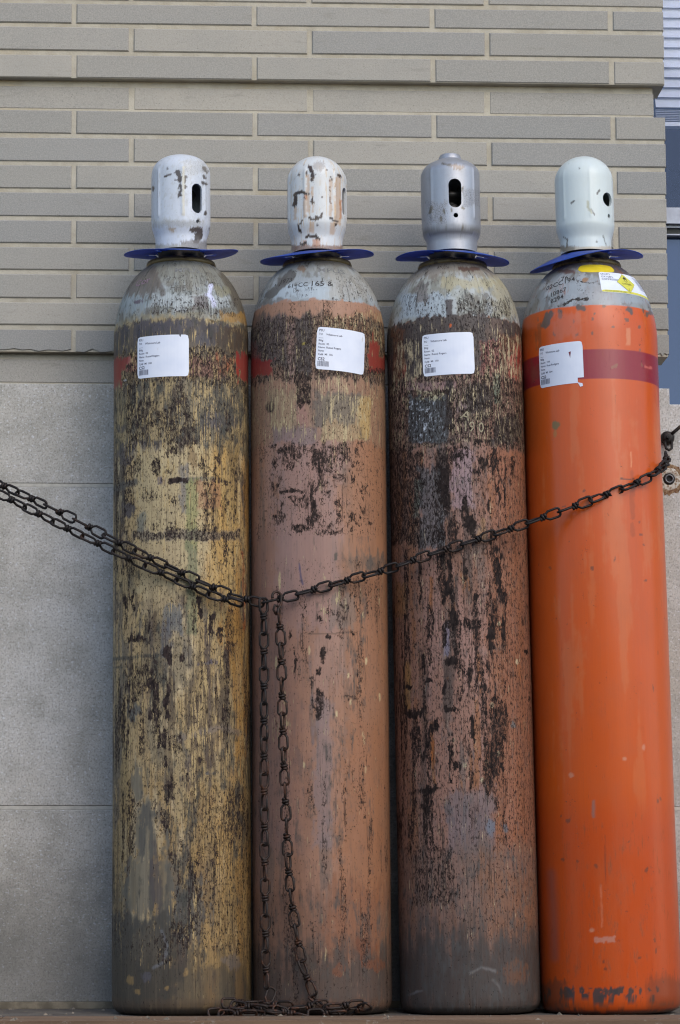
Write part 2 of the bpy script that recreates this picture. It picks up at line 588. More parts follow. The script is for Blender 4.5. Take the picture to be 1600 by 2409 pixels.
def brick_mesh(w, h, style):
    key = (round(w, 3), round(h, 3), style)
    if key in brick_cache: return brick_cache[key]
    v, f = box_geo(-w / 2, w / 2, 0, .09, 0, h, .0018)
    if style == 'ragged':                    # broken lower arris
        n = 22
        r2 = random.Random(int(w * 1e4) + 5)
        v, f = [], []
        for i in range(n + 1):
            x = -w / 2 + w * i / n
            zz = max(0, r2.gauss(.0032, .0026)); yy = r2.uniform(.004, .013)
            v += [(x, 0, h - .001), (x, 0, zz), (x, yy, zz * .35), (x, .09, 0), (x, .002, h), (x, .09, h)]
        for i in range(n):
            a, b_ = 6 * i, 6 * i + 6
            for p, q in ((0, 1), (1, 2), (2, 3), (3, 5), (5, 4), (4, 0)):
                f.append((a + p, a + q, b_ + q, b_ + p))
        f.append((0, 4, 5, 3, 2, 1)); f.append(tuple(6 * n + k for k in (1, 2, 3, 5, 4, 0)))
    me = bpy.data.meshes.new('brick')
    me.from_pydata(v, [], f)
    me.materials.append(M_BRICK)
    brick_cache[key] = me
    return me


ztop = zb[0] + .043
for i in range(nC):
    z0 = zb[i]
    top = (zb[i - 1] - .0082) if i else ztop
    rec = i in REC
    if rec: top -= 0.0
    h = top - z0
    if rec: h = min(h, .0435); 
    y0 = RECD if rec else 0.0
    xc = XC - (RECD if rec else 0)
    row = i - 9
    odd = row % 2 == 1                       # rows with the joints at jo
    sh = (row - 3) * .0006
    js = [x + sh for x in (jo if odd else je)]
    while js[0] > XL + .05: js.insert(0, js[0] - BL)
    edges = js + [xc + JW]
    for k in range(len(edges) - 1):
        a, b_ = edges[k] + JW, edges[k + 1] - JW
        if b_ - a < .02: continue
        w, hh = round((b_ - a), 3), round(h, 3)
        st = 'ragged' if (i + 1) in REC and i > 16 else 'plain'
        o = share_obj('brick', brick_mesh(w, hh, st), bld)
        o.location = ((a + b_) / 2, y0 + rng.uniform(-.0006, .0006), z0 + rng.uniform(-.0006, .0006))
        o.rotation_euler = (0, rng.gauss(0, .0012), 0)
    # far pier beyond the window
    for a, b_ in ((WX1 + JW * 0, WX1 + .24), (WX1 + .25, XR2)):
        o = share_obj('brick', brick_mesh(round(b_ - a, 3), round(h, 3), 'plain'), bld)
        o.location = ((a + b_) / 2, y0, z0)
# mortar: slabs set just behind the brick faces, deeper at the recessed courses
ZS = float(at(800, 908, 0)[2])               # top of the stone base


def mslab(x0, x1, y0, z0, z1):
    mort.add(*box_geo(x0, x1, y0, .085, z0, z1))


def mbands(xl, xr, inset):
    zc = ztop + .01
    for i in sorted(REC):
        up = zb[i - 1] - .0003
        mslab(xl, xr - inset, .0026, up, zc)
        mslab(xl, xr - inset - RECD, RECD + .0012, zb[i] - .009 if i > 20 else zb[i] - .0085, up)
        zc = zb[i] - .0085 - (.0005 if i > 20 else 0)
    mslab(xl, xr - inset, .0026, ZS - .001, zc + .0002)


mbands(XL, XC, .0018)
mbands(WX1 + .002, XR2, .0018)
mo_ = mort.obj('mortar', M_MORTAR, bld)
# stone base: three tall courses
zst = [float(at(800, y, 0)[2]) for y in (908, 1141, 1150, 1896, 1906)] + [0.012]
XS = float(at(1575, 925, 0)[0])
ZSILL = float(at(1590, 951, 0)[2])
rows = [(zst[0], zst[1]), (zst[2], zst[3]), (zst[4], zst[5])]
cuts = [[-2.2, -1.15, float(at(760, 1000, 0)[0]), XS], [-2.2, -1.6, float(at(430, 1000, 0)[0]), float(at(1400, 1000, 0)[0]), 1.5, XR2], [-2.2, -.95, float(at(1090, 1000, 0)[0]), 1.2, XR2]]
for (zt, zz), cx in zip(rows, cuts):
    for k in range(len(cx) - 1):
        v, f = box_geo(cx[k] + .0014, cx[k + 1] - (.0014 if cx[k + 1] != XS else 0), 0, .3, zz, zt, .0010)
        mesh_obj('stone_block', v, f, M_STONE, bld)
# sill stone below the window, its far end carried on by the pier's block
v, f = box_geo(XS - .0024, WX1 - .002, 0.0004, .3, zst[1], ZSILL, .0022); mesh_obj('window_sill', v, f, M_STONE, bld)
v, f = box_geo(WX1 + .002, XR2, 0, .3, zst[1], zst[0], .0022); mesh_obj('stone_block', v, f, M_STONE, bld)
jm = Geo()
for (a, b_) in ((zst[1], zst[2]), (zst[3], zst[4])):
    jm.add(*box_geo(XL, XR2, .0007, .2, b_ + .0004, a - .0004))
fm_ = Geo().add(*box_geo(XL, XR2, -.004, .1, .0005, .0125)).obj('mortar_fillet', plain('dirty_fillet', (126, 116, 98), .95, 0, .35, 40), bld)
jm.obj('mortar', plain('pale_stone_joint', (186, 181, 170), .9, 0, .12, 90), bld)
# wall mass behind the facing and above
core = Geo()
core.add(*box_geo(XL, XC - .03, .092, .5, ZS, 5.6))
core.add(*box_geo(WX1 + .03, XR2, .092, .5, ZS, 5.6))
core.add(*box_geo(XL, XC, .0, .0915, ztop + .012, 5.6))
core.add(*box_geo(WX1, XR2, .0, .0915, ztop + .012, 5.6))
core.add(*box_geo(XL, XR2, -.05, .6, 5.602, 5.75))
core.add(*box_geo(XC - .0299, WX1 + .0299, .0, .5, ztop + .35, 5.6))
core.obj('wall', plain('wall_brick_plain', (140, 137, 130), .85, 0, .1, 8), bld)

# window in its reveal
YW = .14
win = Geo()
ztopw = ztop + .349


def bar(G, x0, x1, z0, z1, y0, y1):
    G.add(*box_geo(x0, x1, y0, y1, z0, z1))


zpx = lambda y: float(at(1585, y, YW)[2])
fr = Geo()
bar(fr, XC - .028, XC + .0, ZSILL, ztopw, YW - .01, YW + .05)
bar(fr, WX1 - .0, WX1 + .028, ZSILL, ztopw, YW - .01, YW + .05)
bar(fr, XC + .0005, WX1 - .0005, zpx(531), zpx(498), YW - .018, YW + .04)     # transom
bar(fr, XC + .0005, WX1 - .0005, zpx(498) + .0004, zpx(490), YW - .006, YW + .03)
bar(fr, XC + .0005, WX1 - .0005, zpx(538), zpx(533), YW - .008, YW + .03)
bar(fr, XC + .0005, WX1 - .0005, zpx(555), zpx(552), YW - .006, YW + .03)
bar(fr, XC + .0005, WX1 - .0005, ZSILL + .0005, ZSILL + .006, YW - .03, YW + .03)
W = fr.obj('window', M_FRAME, bld)
gk = Geo()
bar(gk, XC + .0008, WX1 - .0008, zpx(552) + .0004, zpx(538) - .0004, YW - .002, YW + .03)
bar(gk, XC + .0008, WX1 - .0008, zpx(533) + .0004, zpx(531) - .0004, YW - .002, YW + .03)
gk.obj('gasket', M_DARK, W)


def glass_mat():
    b = NB('window_glass')
    b.n.remove(b.p)
    out = b.n['Material Output']
    t = b.n.new('ShaderNodeBsdfTransparent'); t.inputs[0].default_value = (.96, .97, .99, 1)
    gl = b.n.new('ShaderNodeBsdfGlossy'); gl.inputs[0].default_value = (.6, .72, 1.0, 1); gl.inputs[1].default_value = .02  # blue of the reflected sky is put into the gloss tint
    lw = b.n.new('ShaderNodeFresnel'); lw.inputs[0].default_value = 1.42
    mx = b.n.new('ShaderNodeMixShader')
    b.l.new(lw.outputs[0], mx.inputs[0]); b.l.new(t.outputs[0], mx.inputs[1]); b.l.new(gl.outputs[0], mx.inputs[2])
    b.l.new(mx.outputs[0], out.inputs[0])
    return b.m


mg = glass_mat()
dk = NB('painted_dark_room_glass')
dk.p.inputs['Specular Tint'].default_value = (.62, .76, 1, 1)  # sky blue put into the reflection tint
dk.p.inputs['IOR'].default_value = 1.6
mg2 = dk.out(tuple(S(48, 60, 88)), .04, 0, .6)  # dark room behind is put into the opaque base colour
for (za, zc) in ((zpx(490) + .0004, ztopw), (ZSILL + .0065, zpx(555) - .0004)):
    v, f = box_geo(XC + .001, WX1 - .001, YW + .012, YW + .017, za, zc)
    mesh_obj('pane', v, f, mg if za > zpx(500) else mg2, W)
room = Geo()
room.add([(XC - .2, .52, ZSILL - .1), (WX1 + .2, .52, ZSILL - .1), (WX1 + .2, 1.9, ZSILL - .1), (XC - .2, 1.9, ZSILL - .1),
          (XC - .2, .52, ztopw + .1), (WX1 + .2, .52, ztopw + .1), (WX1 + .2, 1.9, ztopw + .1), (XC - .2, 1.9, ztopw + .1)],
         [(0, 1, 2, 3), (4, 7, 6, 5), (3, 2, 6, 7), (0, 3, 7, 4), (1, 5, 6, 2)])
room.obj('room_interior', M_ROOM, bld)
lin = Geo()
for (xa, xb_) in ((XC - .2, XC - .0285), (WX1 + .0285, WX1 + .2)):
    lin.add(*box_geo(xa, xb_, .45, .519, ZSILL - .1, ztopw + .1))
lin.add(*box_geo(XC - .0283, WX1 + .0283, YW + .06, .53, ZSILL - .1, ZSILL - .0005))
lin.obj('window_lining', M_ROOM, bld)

# venetian blind hanging behind the upper glass
blind = empty('window_blind', ((XC + WX1) / 2, YW + .024, zpx(288)))
tag(blind, 'pale horizontal slatted blind half lowered behind the upper window glass at right', 'blind')
bw = (WX1 - XC) - .02


def slat_mesh(wd, dep, drop):
    v, f = [], []
    n = 5
    for i in range(n + 1):
        t = i / n
        y = dep * t
        z = -drop * (1 - t) + .0016 * math.sin(math.pi * t)
        v += [(-wd / 2, y, z), (wd / 2, y, z), (-wd / 2, y + .0003, z - .0006), (wd / 2, y + .0003, z - .0006)]
    for i in range(n):
        a = 4 * i
        f += [(a, a + 1, a + 5, a + 4), (a + 2, a + 6, a + 7, a + 3)]
    f += [(0, 2, 3, 1), (4 * n, 4 * n + 1, 4 * n + 3, 4 * n + 2)]
    me = bpy.data.meshes.new('slat')
    me.from_pydata(v, [], f)
    me.materials.append(M_BLIND)
    return me


sm = slat_mesh(bw, .010, .0205)
zl = zpx(244) - zpx(288)
pitch = (zpx(16) - zpx(228)) / 9
k = 0
zz = zl + .021
while zz + blind.location.z < ztopw - .02:
    o = share_obj('slat', sm, blind); o.location = (0, 0, zz); zz += pitch
sm2 = slat_mesh(bw, .014, .001)
zz = .0085
while zz < zl - .002:
    o = share_obj('slat', sm2, blind); o.location = (0, 0, zz); zz += .0034
v, f = box_geo(-bw / 2, bw / 2, 0, .018, 0, .007); mesh_obj('bottom_rail', v, f, M_BLIND, blind)

# ------------------------------------------------------------------ gas cylinders
RB = .1175
TH = np.concatenate([np.linspace(-98, 98, 226), np.linspace(98, 262, 15)[1:-1]]) * math.pi / 180


def arc_profile(h_sh, z_neck, r_neck):
    """body outline as dense (r, z) rows from the foot to the neck"""
    pts = [(0.0, .010), (.06, .008), (.085, .002), (.094, 0.0), (.102, .0012), (.1095, .0045), (.1140, .0095), (.1164, .015), (.1174, .023), (RB, .031)]
    pts = [(r * RB / .1175 if r < RB else r, z) for r, z in pts]
    nb = int((h_sh - .034) / .0019)
    pts += [(RB, .031 + (h_sh - .031) * i / nb) for i in range(1, nb + 1)]
    H = z_neck - h_sh
    n = 84
    for i in range(1, n + 1):
        t = i / n
        z = t * H
        # pointed dome: blend of an ellipse and a straight cone
        a = math.asin(min(1, t * .93))
        r = r_neck + (RB - r_neck) * (math.cos(a) - math.cos(math.asin(.93))) / (1 - math.cos(math.asin(.93)))
        pts.append((r, h_sh + z))
    return pts


class Canvas:
    """paint and wear stored on the surface points; X, Y are lengths round and up the
    surface expressed in the photograph's scale so that marks can be read off it"""
    def __init__(s, X, Y, Yr, U, V, base, k=2.6, ks=.55, fs=1.0):
        s.k, s.ks = k, ks
        U0, V0, U, V = U, V, U * fs, V * fs
        s.X, s.Y, s.Yr, s.U, s.V = X, Y, Yr, U, V
        s.P = np.tile(S(*base), (len(X), 1))
        s.W = np.zeros((len(X), 3))
        s.nx = fbm(U * 45, V * 45, 11, 5) - .5
        s.ny = fbm(U * 45, V * 30, 57, 5) - .5
        s.nv = fbm(U * 170, V * 12, 91, 4) - .5      # vertical ragged edge
        s.nd = (fbm(U * 230, V * 18, 5, 4) - .5) * .95 + (fbm(U * 120, V * 100, 8, 5) - .5) * .95
        U, V = U0, V0

    def warp(s, rough, vert):
        return s.X + rough * 2.2 * s.nx, s.Y + rough * 2.2 * s.ny + vert * 2.4 * s.nv

    def rect(s, x0, x1, y0, y1, soft=4, rough=10, vert=0):
        X, Y = s.warp(rough, vert)
        if x1 - x0 >= 350: Y = Y - s.Y + s.Yr      # bands run round the bottle
        d = np.minimum(np.minimum(X - x0, x1 - X), np.minimum(Y - y0, y1 - Y)) + s.nd * s.k * max(rough - 1.5, 0)
        return sstep(-soft * s.ks, soft * s.ks, d)

    def ell(s, cx, cy, rx, ry, soft=.35, rough=8, vert=0):
        X, Y = s.warp(rough, vert)
        d = 1 - np.sqrt(((X - cx) / rx) ** 2 + ((Y - cy) / ry) ** 2) + s.nd * s.k * .5 * min(1, rough / 6)
        soft *= s.ks
        return sstep(-soft, soft, d)

    def line(s, pts, w, soft=2, rough=3):
        X, Y = s.warp(rough, 0)
        best = np.full(len(X), 1e9)
        for (xa, ya), (xb, yb) in zip(pts[:-1], pts[1:]):
            L = max((xb - xa) ** 2 + (yb - ya) ** 2, 1e-6)
            t = np.clip(((X - xa) * (xb - xa) + (Y - ya) * (yb - ya)) / L, 0, 1)
            best = np.minimum(best, np.hypot(X - xa - t * (xb - xa), Y - ya - t * (yb - ya)))
        best = best - s.nd * s.k * min(rough, w) * .6
        return sstep(w + soft, w - soft, best)

    def col(s, m, rgb, op=1.0):
        s.P += (S(*rgb) - s.P) * (m * op)[:, None]

    def add(s, ch, m, v):
        if ch == 0 and v > .45: v = .45 + (v - .45) * .62
        s.W[:, ch] = s.W[:, ch] + (v - s.W[:, ch]) * m if v < 0 else np.maximum(s.W[:, ch], m * v)

    def clear(s, ch, m, to=0.0):
        s.W[:, ch] += (to - s.W[:, ch]) * m

    def scatter(s, ch, seed, fx, fy, lo, hi, v, m=None):
        k = sstep(lo, hi, fbm(s.U * fx, s.V * fy, seed, 4)) * v
        if m is not None: k = k * m
        s.W[:, ch] = np.maximum(s.W[:, ch], k)

    def mottle(s, rgb, fx, fy, seed, lo, hi, op, m=None):
        k = fbm(s.U * fx, s.V * fy, seed, 5) + s.nd * .16
        k = sstep(lo, hi, k)
        s.col(k if m is None else k * m, rgb, op)

    def shoulder(s, m, sd):
        s.mottle((120, 116, 102), 30, 22, sd, .5, .62, .6, m)
        s.mottle((182, 188, 192), 34, 26, sd + 1, .54, .64, .5, m)
        s.mottle((98, 92, 84), 60, 40, sd + 2, .58, .68, .65, m)
        s.scatter(0, sd + 3, 60, 50, .5, .72, .42, m)
        s.scatter(2, sd + 4, 50, 30, .5, .74, .42, m)

    def store(s, me):
        n = len(s.X)
        for nm, A in (('paint', s.P), ('wear', s.W)):
            at_ = me.attributes.new(nm, 'FLOAT_COLOR', 'POINT')
            full = np.ones((n, 4), np.float32); full[:, :3] = np.clip(A, 0, 1)
            at_.data.foreach_set('color', full.ravel())
        at_ = me.attributes.new('suv', 'FLOAT_VECTOR', 'POINT')
        full = np.zeros((n, 3), np.float32); full[:, 0] = s.U; full[:, 1] = s.V
        at_.data.foreach_set('vector', full.ravel())


RBS = [.1178, .1178, .1187, .1196]
BASE_X = [428, 759, 1107, 1439]
TOP_X = [426, 745, 1061, 1375]
NECK_Y = [612, 612, 616, 616]
SH_Y = [772, 772, 778, 774]
RIM_Y = [581, 584, 584, 585]
CAPTOP_Y = [364, 366, 369, 366]
YB, YT = -.163, -.146


class Cyl:
    def __init__(s, i):
        s.i = i
        b = at(BASE_X[i], 2391, YB); s.base = Vector((b[0], YB, 0.0))
        t = at(TOP_X[i], 480, YT); s.top = Vector((t[0], YT, t[2]))
        d = (s.top - s.base).normalized()
        s.q = Vector((0, 0, 1)).rotation_difference(d)
        s.M = Matrix.Translation(s.base) @ s.q.to_matrix().to_4x4()
        s.off = i * 3.7
        zs = np.linspace(0, 1.6, 200)
        s._z = zs

    def py(s, r, z):
        return proj(s.M @ Vector((0, -r, z)))[1]

    def z_at(s, y, r):
        ys = np.array([s.py(r, z) for z in s._z])
        return float(np.interp(-y, -ys, s._z))

    def axis_x(s, y):
        z = s.z_at(y, RB)
        return proj(s.M @ Vector((0, 0, z)))[0]


def photo_coords(cy, r, z, th):
    """photo-scale X, Y for surface points (arrays) of a cylinder or cap"""
    zu = np.linspace(0, 1.6, 80)
    ax = np.array([proj(cy.M @ Vector((0, 0, a)))[0] for a in zu])
    k = np.array([F_PX / ((np.array(cy.M @ Vector((0, 0, a))) - CAM) @ _f) for a in zu])
    yc = np.array([proj(cy.M @ Vector((0, 0, a)))[1] for a in zu])
    kk = np.interp(z, zu, k)
    elev = np.clip((2060 - np.interp(z, zu, yc)) / F_PX + .012, -.1, .4)
    X = np.interp(z, zu, ax) + kk * r * np.sin(th)
    Y = np.interp(z, zu, yc) - kk * r * np.cos(th) * elev
    return X, Y, Y + kk * r * (np.cos(th) - 1) * elev


def build_body(cy, painter, base, mat, root):
    i = cy.i
    h_sh = cy.z_at(SH_Y[i], RB)
    r_neck = .0585
    z_neck = cy.z_at(NECK_Y[i], r_neck)
    prof = arc_profile(h_sh, z_neck, r_neck)
    cy.prof = prof
    cy.h_sh, cy.z_neck = h_sh, z_neck
    pr = np.array(prof)
    nT, nR = len(TH), len(pr)
    r = np.repeat(pr[:, 0], nT); z = np.repeat(pr[:, 1], nT); th = np.tile(TH, nR)
    seg = np.concatenate([[0], np.cumsum(np.hypot(np.diff(pr[:, 0]), np.diff(pr[:, 1])))])
    V = np.repeat(seg, nT)
    cy.seg = seg
    # slight dents and waviness of a handled steel bottle
    dr = (fbm(th * 1.5 + 7 * i, z * 3, 5 + i, 3) - .5) * .0012
    rr = r + dr * (r > .1)
    co = np.stack([rr * np.sin(th), -rr * np.cos(th), z], 1)
    a = np.arange(nR - 1)[:, None] * nT
    k = np.arange(nT)[None, :]; k2 = (k + 1) % nT
    faces = np.stack([a + k, a + k2, a + nT + k2, a + nT + k], -1).reshape(-1, 4)
    me = bpy.data.meshes.new('body')
    me.vertices.add(len(co)); me.vertices.foreach_set('co', co.ravel())
    me.loops.add(faces.size); me.loops.foreach_set('vertex_index', faces.ravel().astype(np.int32))
    me.polygons.add(len(faces)); me.polygons.foreach_set('loop_start', np.arange(0, faces.size, 4, dtype=np.int32))
    me.polygons.foreach_set('use_smooth', np.ones(len(faces), bool))
    me.update(calc_edges=True)
    X, Y, Yr = photo_coords(cy, r, z, th)
    U = th * RB + cy.off
    cv = Canvas(X, Y, Yr, U, V + i * 2.3, base)
    painter(cv)
    cv.store(me)
    me.materials.append(mat)
    o = bpy.data.objects.new('body', me); COL.objects.link(o); o.parent = root
    return o


def cap_profile(style, H):
    rn, rb = .0452, .0518
    p = [(rn, z) for z in np.linspace(0, .02, 9)] + [(rn + (rb - rn) * float(sstep(.02, .05, np.array(z))), z) for z in np.linspace(.0225, .05, 12)]
    if style == 'round':
        hs = H - .046
        p += [(rb, .050 + (hs - .05) * t) for t in np.linspace(.04, 1, 46)]
        p += [(rb * math.cos(a), hs + .046 * math.sin(a)) for a in np.linspace(.06, math.pi / 2 - .03, 30)]
    elif style == 'flat':
        hs = H - .036
        p += [(rb, .050 + (hs - .05) * t) for t in np.linspace(.04, 1, 46)]
        for a in np.linspace(.06, math.pi / 2 - .03, 28):
            p.append((rb * math.cos(a) ** .8, hs + .036 * math.sin(a) ** .95))
    else:
        p = [(rn - .001, 0), (rn - .0005, .014), (rn, .024), (rn + .003, .029), (rb - .0008, .036), (rb, .046)]
        hs = H - .040
        p += [(rb, .046 + (hs - .046) * t) for t in np.linspace(.04, 1, 46)]
        for a in np.linspace(.12, 1.1, 12):
            p.append((rb * math.cos(a) ** .9, hs + .029 * math.sin(a)))
        zt = p[-1][1]
        p += [(.0205, zt + .0035), (.0198, H - .007), (.0175, H - .0025), (.012, H - .0003)]
    p.append((.0005, p[-1][1] + .0006))
    return p


def build_cap(cy, style, ribs, ribamp, holes, painter, base, mat, root):
    i = cy.i
    z0 = cy.z_at(RIM_Y[i] , .0452)
    yt = CAPTOP_Y[i] if style != 'button' else 359
    H = cy.z_at(yt, .012) - z0
    outer = cap_profile(style, H)
    inner = [(max(r - .0042, .0004), max(z - .0042, 0)) for r, z in outer]
    nT = 224
    ths = np.arange(nT) / nT * 2 * math.pi - math.pi
    verts = []
    zlo, zhi = .052, H - .036
    for r, z in outer:
        for t in ths:
            d = 0
            for rb_ in ribs:
                dd = (t - R(rb_) + math.pi) % (2 * math.pi) - math.pi
                d += math.exp(-(dd / .06) ** 2)
            wz = float(sstep(zlo, zlo + .008, np.array(z)) * sstep(zhi + .008, zhi, np.array(z)))
            rr = r + ribamp * d * wz
            verts.append((rr * math.sin(t), -rr * math.cos(t), z))
    n1 = len(outer)
    for r, z in reversed(inner):
        for t in ths:
            verts.append((r * math.sin(t), -r * math.cos(t), z))
    faces = []
    nr = 2 * n1
    for a in range(nr - 1):
        for k in range(nT):
            k2 = (k + 1) % nT
            faces.append((a * nT + k, a * nT + k2, (a + 1) * nT + k2, (a + 1) * nT + k))
    for k in range(nT):
        k2 = (k + 1) % nT
        faces.append(((nr - 1) * nT + k, (nr - 1) * nT + k2, k2, k))
    o = mesh_obj('cap', verts, faces, None, None, True)
    # holes cut right through the shell
    cut = Geo()
    for (ang, zc, hw, hh) in holes:
        n = 24
        ring = []
        for a in range(n):
            t = 2 * math.pi * a / n
            x, zq = hw * math.cos(t), hw * math.sin(t)
            if hh > hw: zq += math.copysign(hh - hw, math.sin(t) + 1e-9)
            ring.append((x, zq))
        Mz = Matrix.Rotation(R(ang), 4, 'Z')
        v = [tuple(Mz @ Vector((x, -.08, zc + q))) for x, q in ring] + [tuple(Mz @ Vector((x, -.02, zc + q))) for x, q in ring]
        f = [tuple(range(n)), tuple(reversed(range(n, 2 * n)))] + [((k + 1) % n, k, n + k, n + (k + 1) % n) for k in range(n)]
        cut.add(v, f)
    co_ = cut.obj('hole_cutter', None)
    for m_ in (o.data, co_.data):
        bm = bmesh.new(); bm.from_mesh(m_); bmesh.ops.recalc_face_normals(bm, faces=bm.faces); bm.to_mesh(m_); bm.free()
    md = o.modifiers.new('b', 'BOOLEAN'); md.operation = 'DIFFERENCE'; md.object = co_; md.solver = 'EXACT'
    dg = bpy.context.evaluated_depsgraph_get()
    me = bpy.data.meshes.new_from_object(o.evaluated_get(dg))
    bpy.data.objects.remove(o); bpy.data.objects.remove(co_)
    me.name = 'cap'
    n = len(me.vertices)
    co = np.empty(n * 3); me.vertices.foreach_get('co', co); co = co.reshape(-1, 3)
    th = np.arctan2(co[:, 0], -co[:, 1]); r = np.hypot(co[:, 0], co[:, 1])
    X, Y, Yr = photo_coords(cy, r, co[:, 2] + z0, th)
    cv = Canvas(X, Y, Yr, th * .052 + 9 + cy.off, co[:, 2] + 1.7 * i + r * -.6 * (co[:, 2] > H - .05), base, 2.2, .5, 3.0)
    painter(cv)
    cv.store(me)
    me.materials.append(mat)
    me.polygons.foreach_set('use_smooth', [True] * len(me.polygons))
    try:
        me.set_sharp_from_angle(angle=R(40))
    except Exception:
        pass
    ob = bpy.data.objects.new('cap', me); COL.objects.link(ob); ob.parent = root
    ob.location = (0, 0, z0)
    cy.z_rim, cy.capH = z0, H
    # neck, ring, valve
    ng = Geo().lathe([(.040, cy.z_neck - .004), (.0405, z0 + .012), (.001, z0 + .0125)], 40)
    ng.obj('neck', M_NECK, root, True)
    rg = Geo().lathe([(.0575, cy.z_neck - .003), (.0605, cy.z_neck - .001), (.0612, cy.z_neck + .003), (.0598, cy.z_neck + .0075), (.0555, cy.z_neck + .0095), (.040, cy.z_neck + .0098)], 64)
    rg.obj('neck_ring', M_BRASS, root, True)
    vg = Geo().lathe([(.014, z0 + .01), (.0165, z0 + .04), (.0165, z0 + .062), (.022, z0 + .063), (.022, z0 + .078), (.015, z0 + .08), (.013, z0 + .095), (.024, z0 + .098), (.027, z0 + .104), (.024, z0 + .11), (.006, z0 + .112), (.001, z0 + .112)], 24)
    Mv = Matrix.Translation((0, -.01, z0 + .071)) @ Matrix.Rotation(R(90), 4, 'X')
    vg.lathe([(.009, 0), (.009, .018), (.0115, .0185), (.0115, .028), (.004, .0285)], 16, Mv)
    vg.obj('valve', M_VALVE, root, True)
    return ob


def surf(cy, th, s_, off=.0):
    """point on the body at angle th and arc height s_ measured from the shoulder line"""
    pr = cy.prof
    sg = cy.seg
    zi = np.interp(0, [0], [0])
    base = cy.seg_sh + s_
    r = float(np.interp(base, sg, [p[0] for p in pr])); z = float(np.interp(base, sg, [p[1] for p in pr]))
    r2 = float(np.interp(base + .002, sg, [p[0] for p in pr])); z2 = float(np.interp(base + .002, sg, [p[1] for p in pr]))
    tn = Vector((r2 - r, z2 - z)).normalized()
    nr, nz = tn.y, -tn.x
    r += nr * off; z += nz * off
    return Vector((r * math.sin(th), -r * math.cos(th), z)), r


def wrap(cy, pts, th0, s0, tilt=0.0, off=.0003):
    """bend flat (a, b) points onto the surface about (th0, s0)"""
    c, s = math.cos(tilt), math.sin(tilt)
    _, r0 = surf(cy, th0, s0)
    out = []
    for a, b in pts:
        a2, b2 = a * c - b * s, a * s + b * c
        p, _r0 = surf(cy, th0 + a2 / r0, s0 + b2, off)
        out.append(p)
    return out


def s_at(cy, y):
    """arc height above the shoulder line of the front line's photo row y"""
    pr = cy.prof
    ys = np.array([cy.py(r, z) for r, z in pr[10:]])
    return float(np.interp(-y, -ys, cy.seg[10:])) - cy.seg_sh


def th_at(cy, x, y):
    s_ = s_at(cy, y)
    p, r = surf(cy, 0, s_)
    k = F_PX / ((np.array(cy.M @ p) - CAM) @ _f)
    xx = proj(cy.M @ Vector((0, 0, p.z)))[0]
    return math.asin(max(-.99, min(.99, (x - xx) / (k * r))))


_tc = {}


def text_geo(body, size, bold=0.0):
    key = (body, size, bold)
    if key in _tc: return _tc[key]
    cu = bpy.data.curves.new('t', 'FONT')
    cu.body = body; cu.size = size; cu.resolution_u = 2; cu.offset = bold * size
    o = bpy.data.objects.new('t', cu); COL.objects.link(o)
    me = bpy.data.meshes.new_from_object(o.evaluated_get(bpy.context.evaluated_depsgraph_get()))
    v = [(p.co.x, p.co.y) for p in me.vertices]; f = [tuple(q.vertices) for q in me.polygons]
    bpy.data.objects.remove(o); bpy.data.curves.remove(cu); bpy.data.meshes.remove(me)
    _tc[key] = (v, f)
    return v, f


class Flat:
    def __init__(s): s.v, s.f = [], []

    def text(s, body, x, y, size, sx=1.0, bold=0.0):
        v, f = text_geo(body, size, bold)
        n = len(s.v); s.v += [(x + a * sx, y + b) for a, b in v]; s.f += [tuple(i + n for i in q) for q in f]

    def poly(s, pts):
        n = len(s.v); s.v += list(pts); s.f.append(tuple(range(n, n + len(pts))))

    def rect(s, x0, x1, y0, y1): s.poly([(x0, y0), (x1, y0), (x1, y1), (x0, y1)])

    def grid(s, x0, x1, y0, y1, nx, ny, ch=.0016):
        n = len(s.v)
        for j in range(ny + 1):
            for i in range(nx + 1):
                x, y = x0 + (x1 - x0) * i / nx, y0 + (y1 - y0) * j / ny
                if i in (0, nx) and j in (0, ny):
                    x += ch if i == 0 else -ch; y += ch if j == 0 else -ch
                s.v.append((x, y))
        for j in range(ny):
            for i in range(nx):
                a = n + j * (nx + 1) + i
                s.f.append((a, a + 1, a + nx + 2, a + nx + 1))

    def to(s, cy, name, mat, root, th0, s0, tilt=0, off=.0003, parent=None):
        return mesh_obj(name, wrap(cy, s.v, th0, s0, tilt, off), s.f, mat, parent or root)


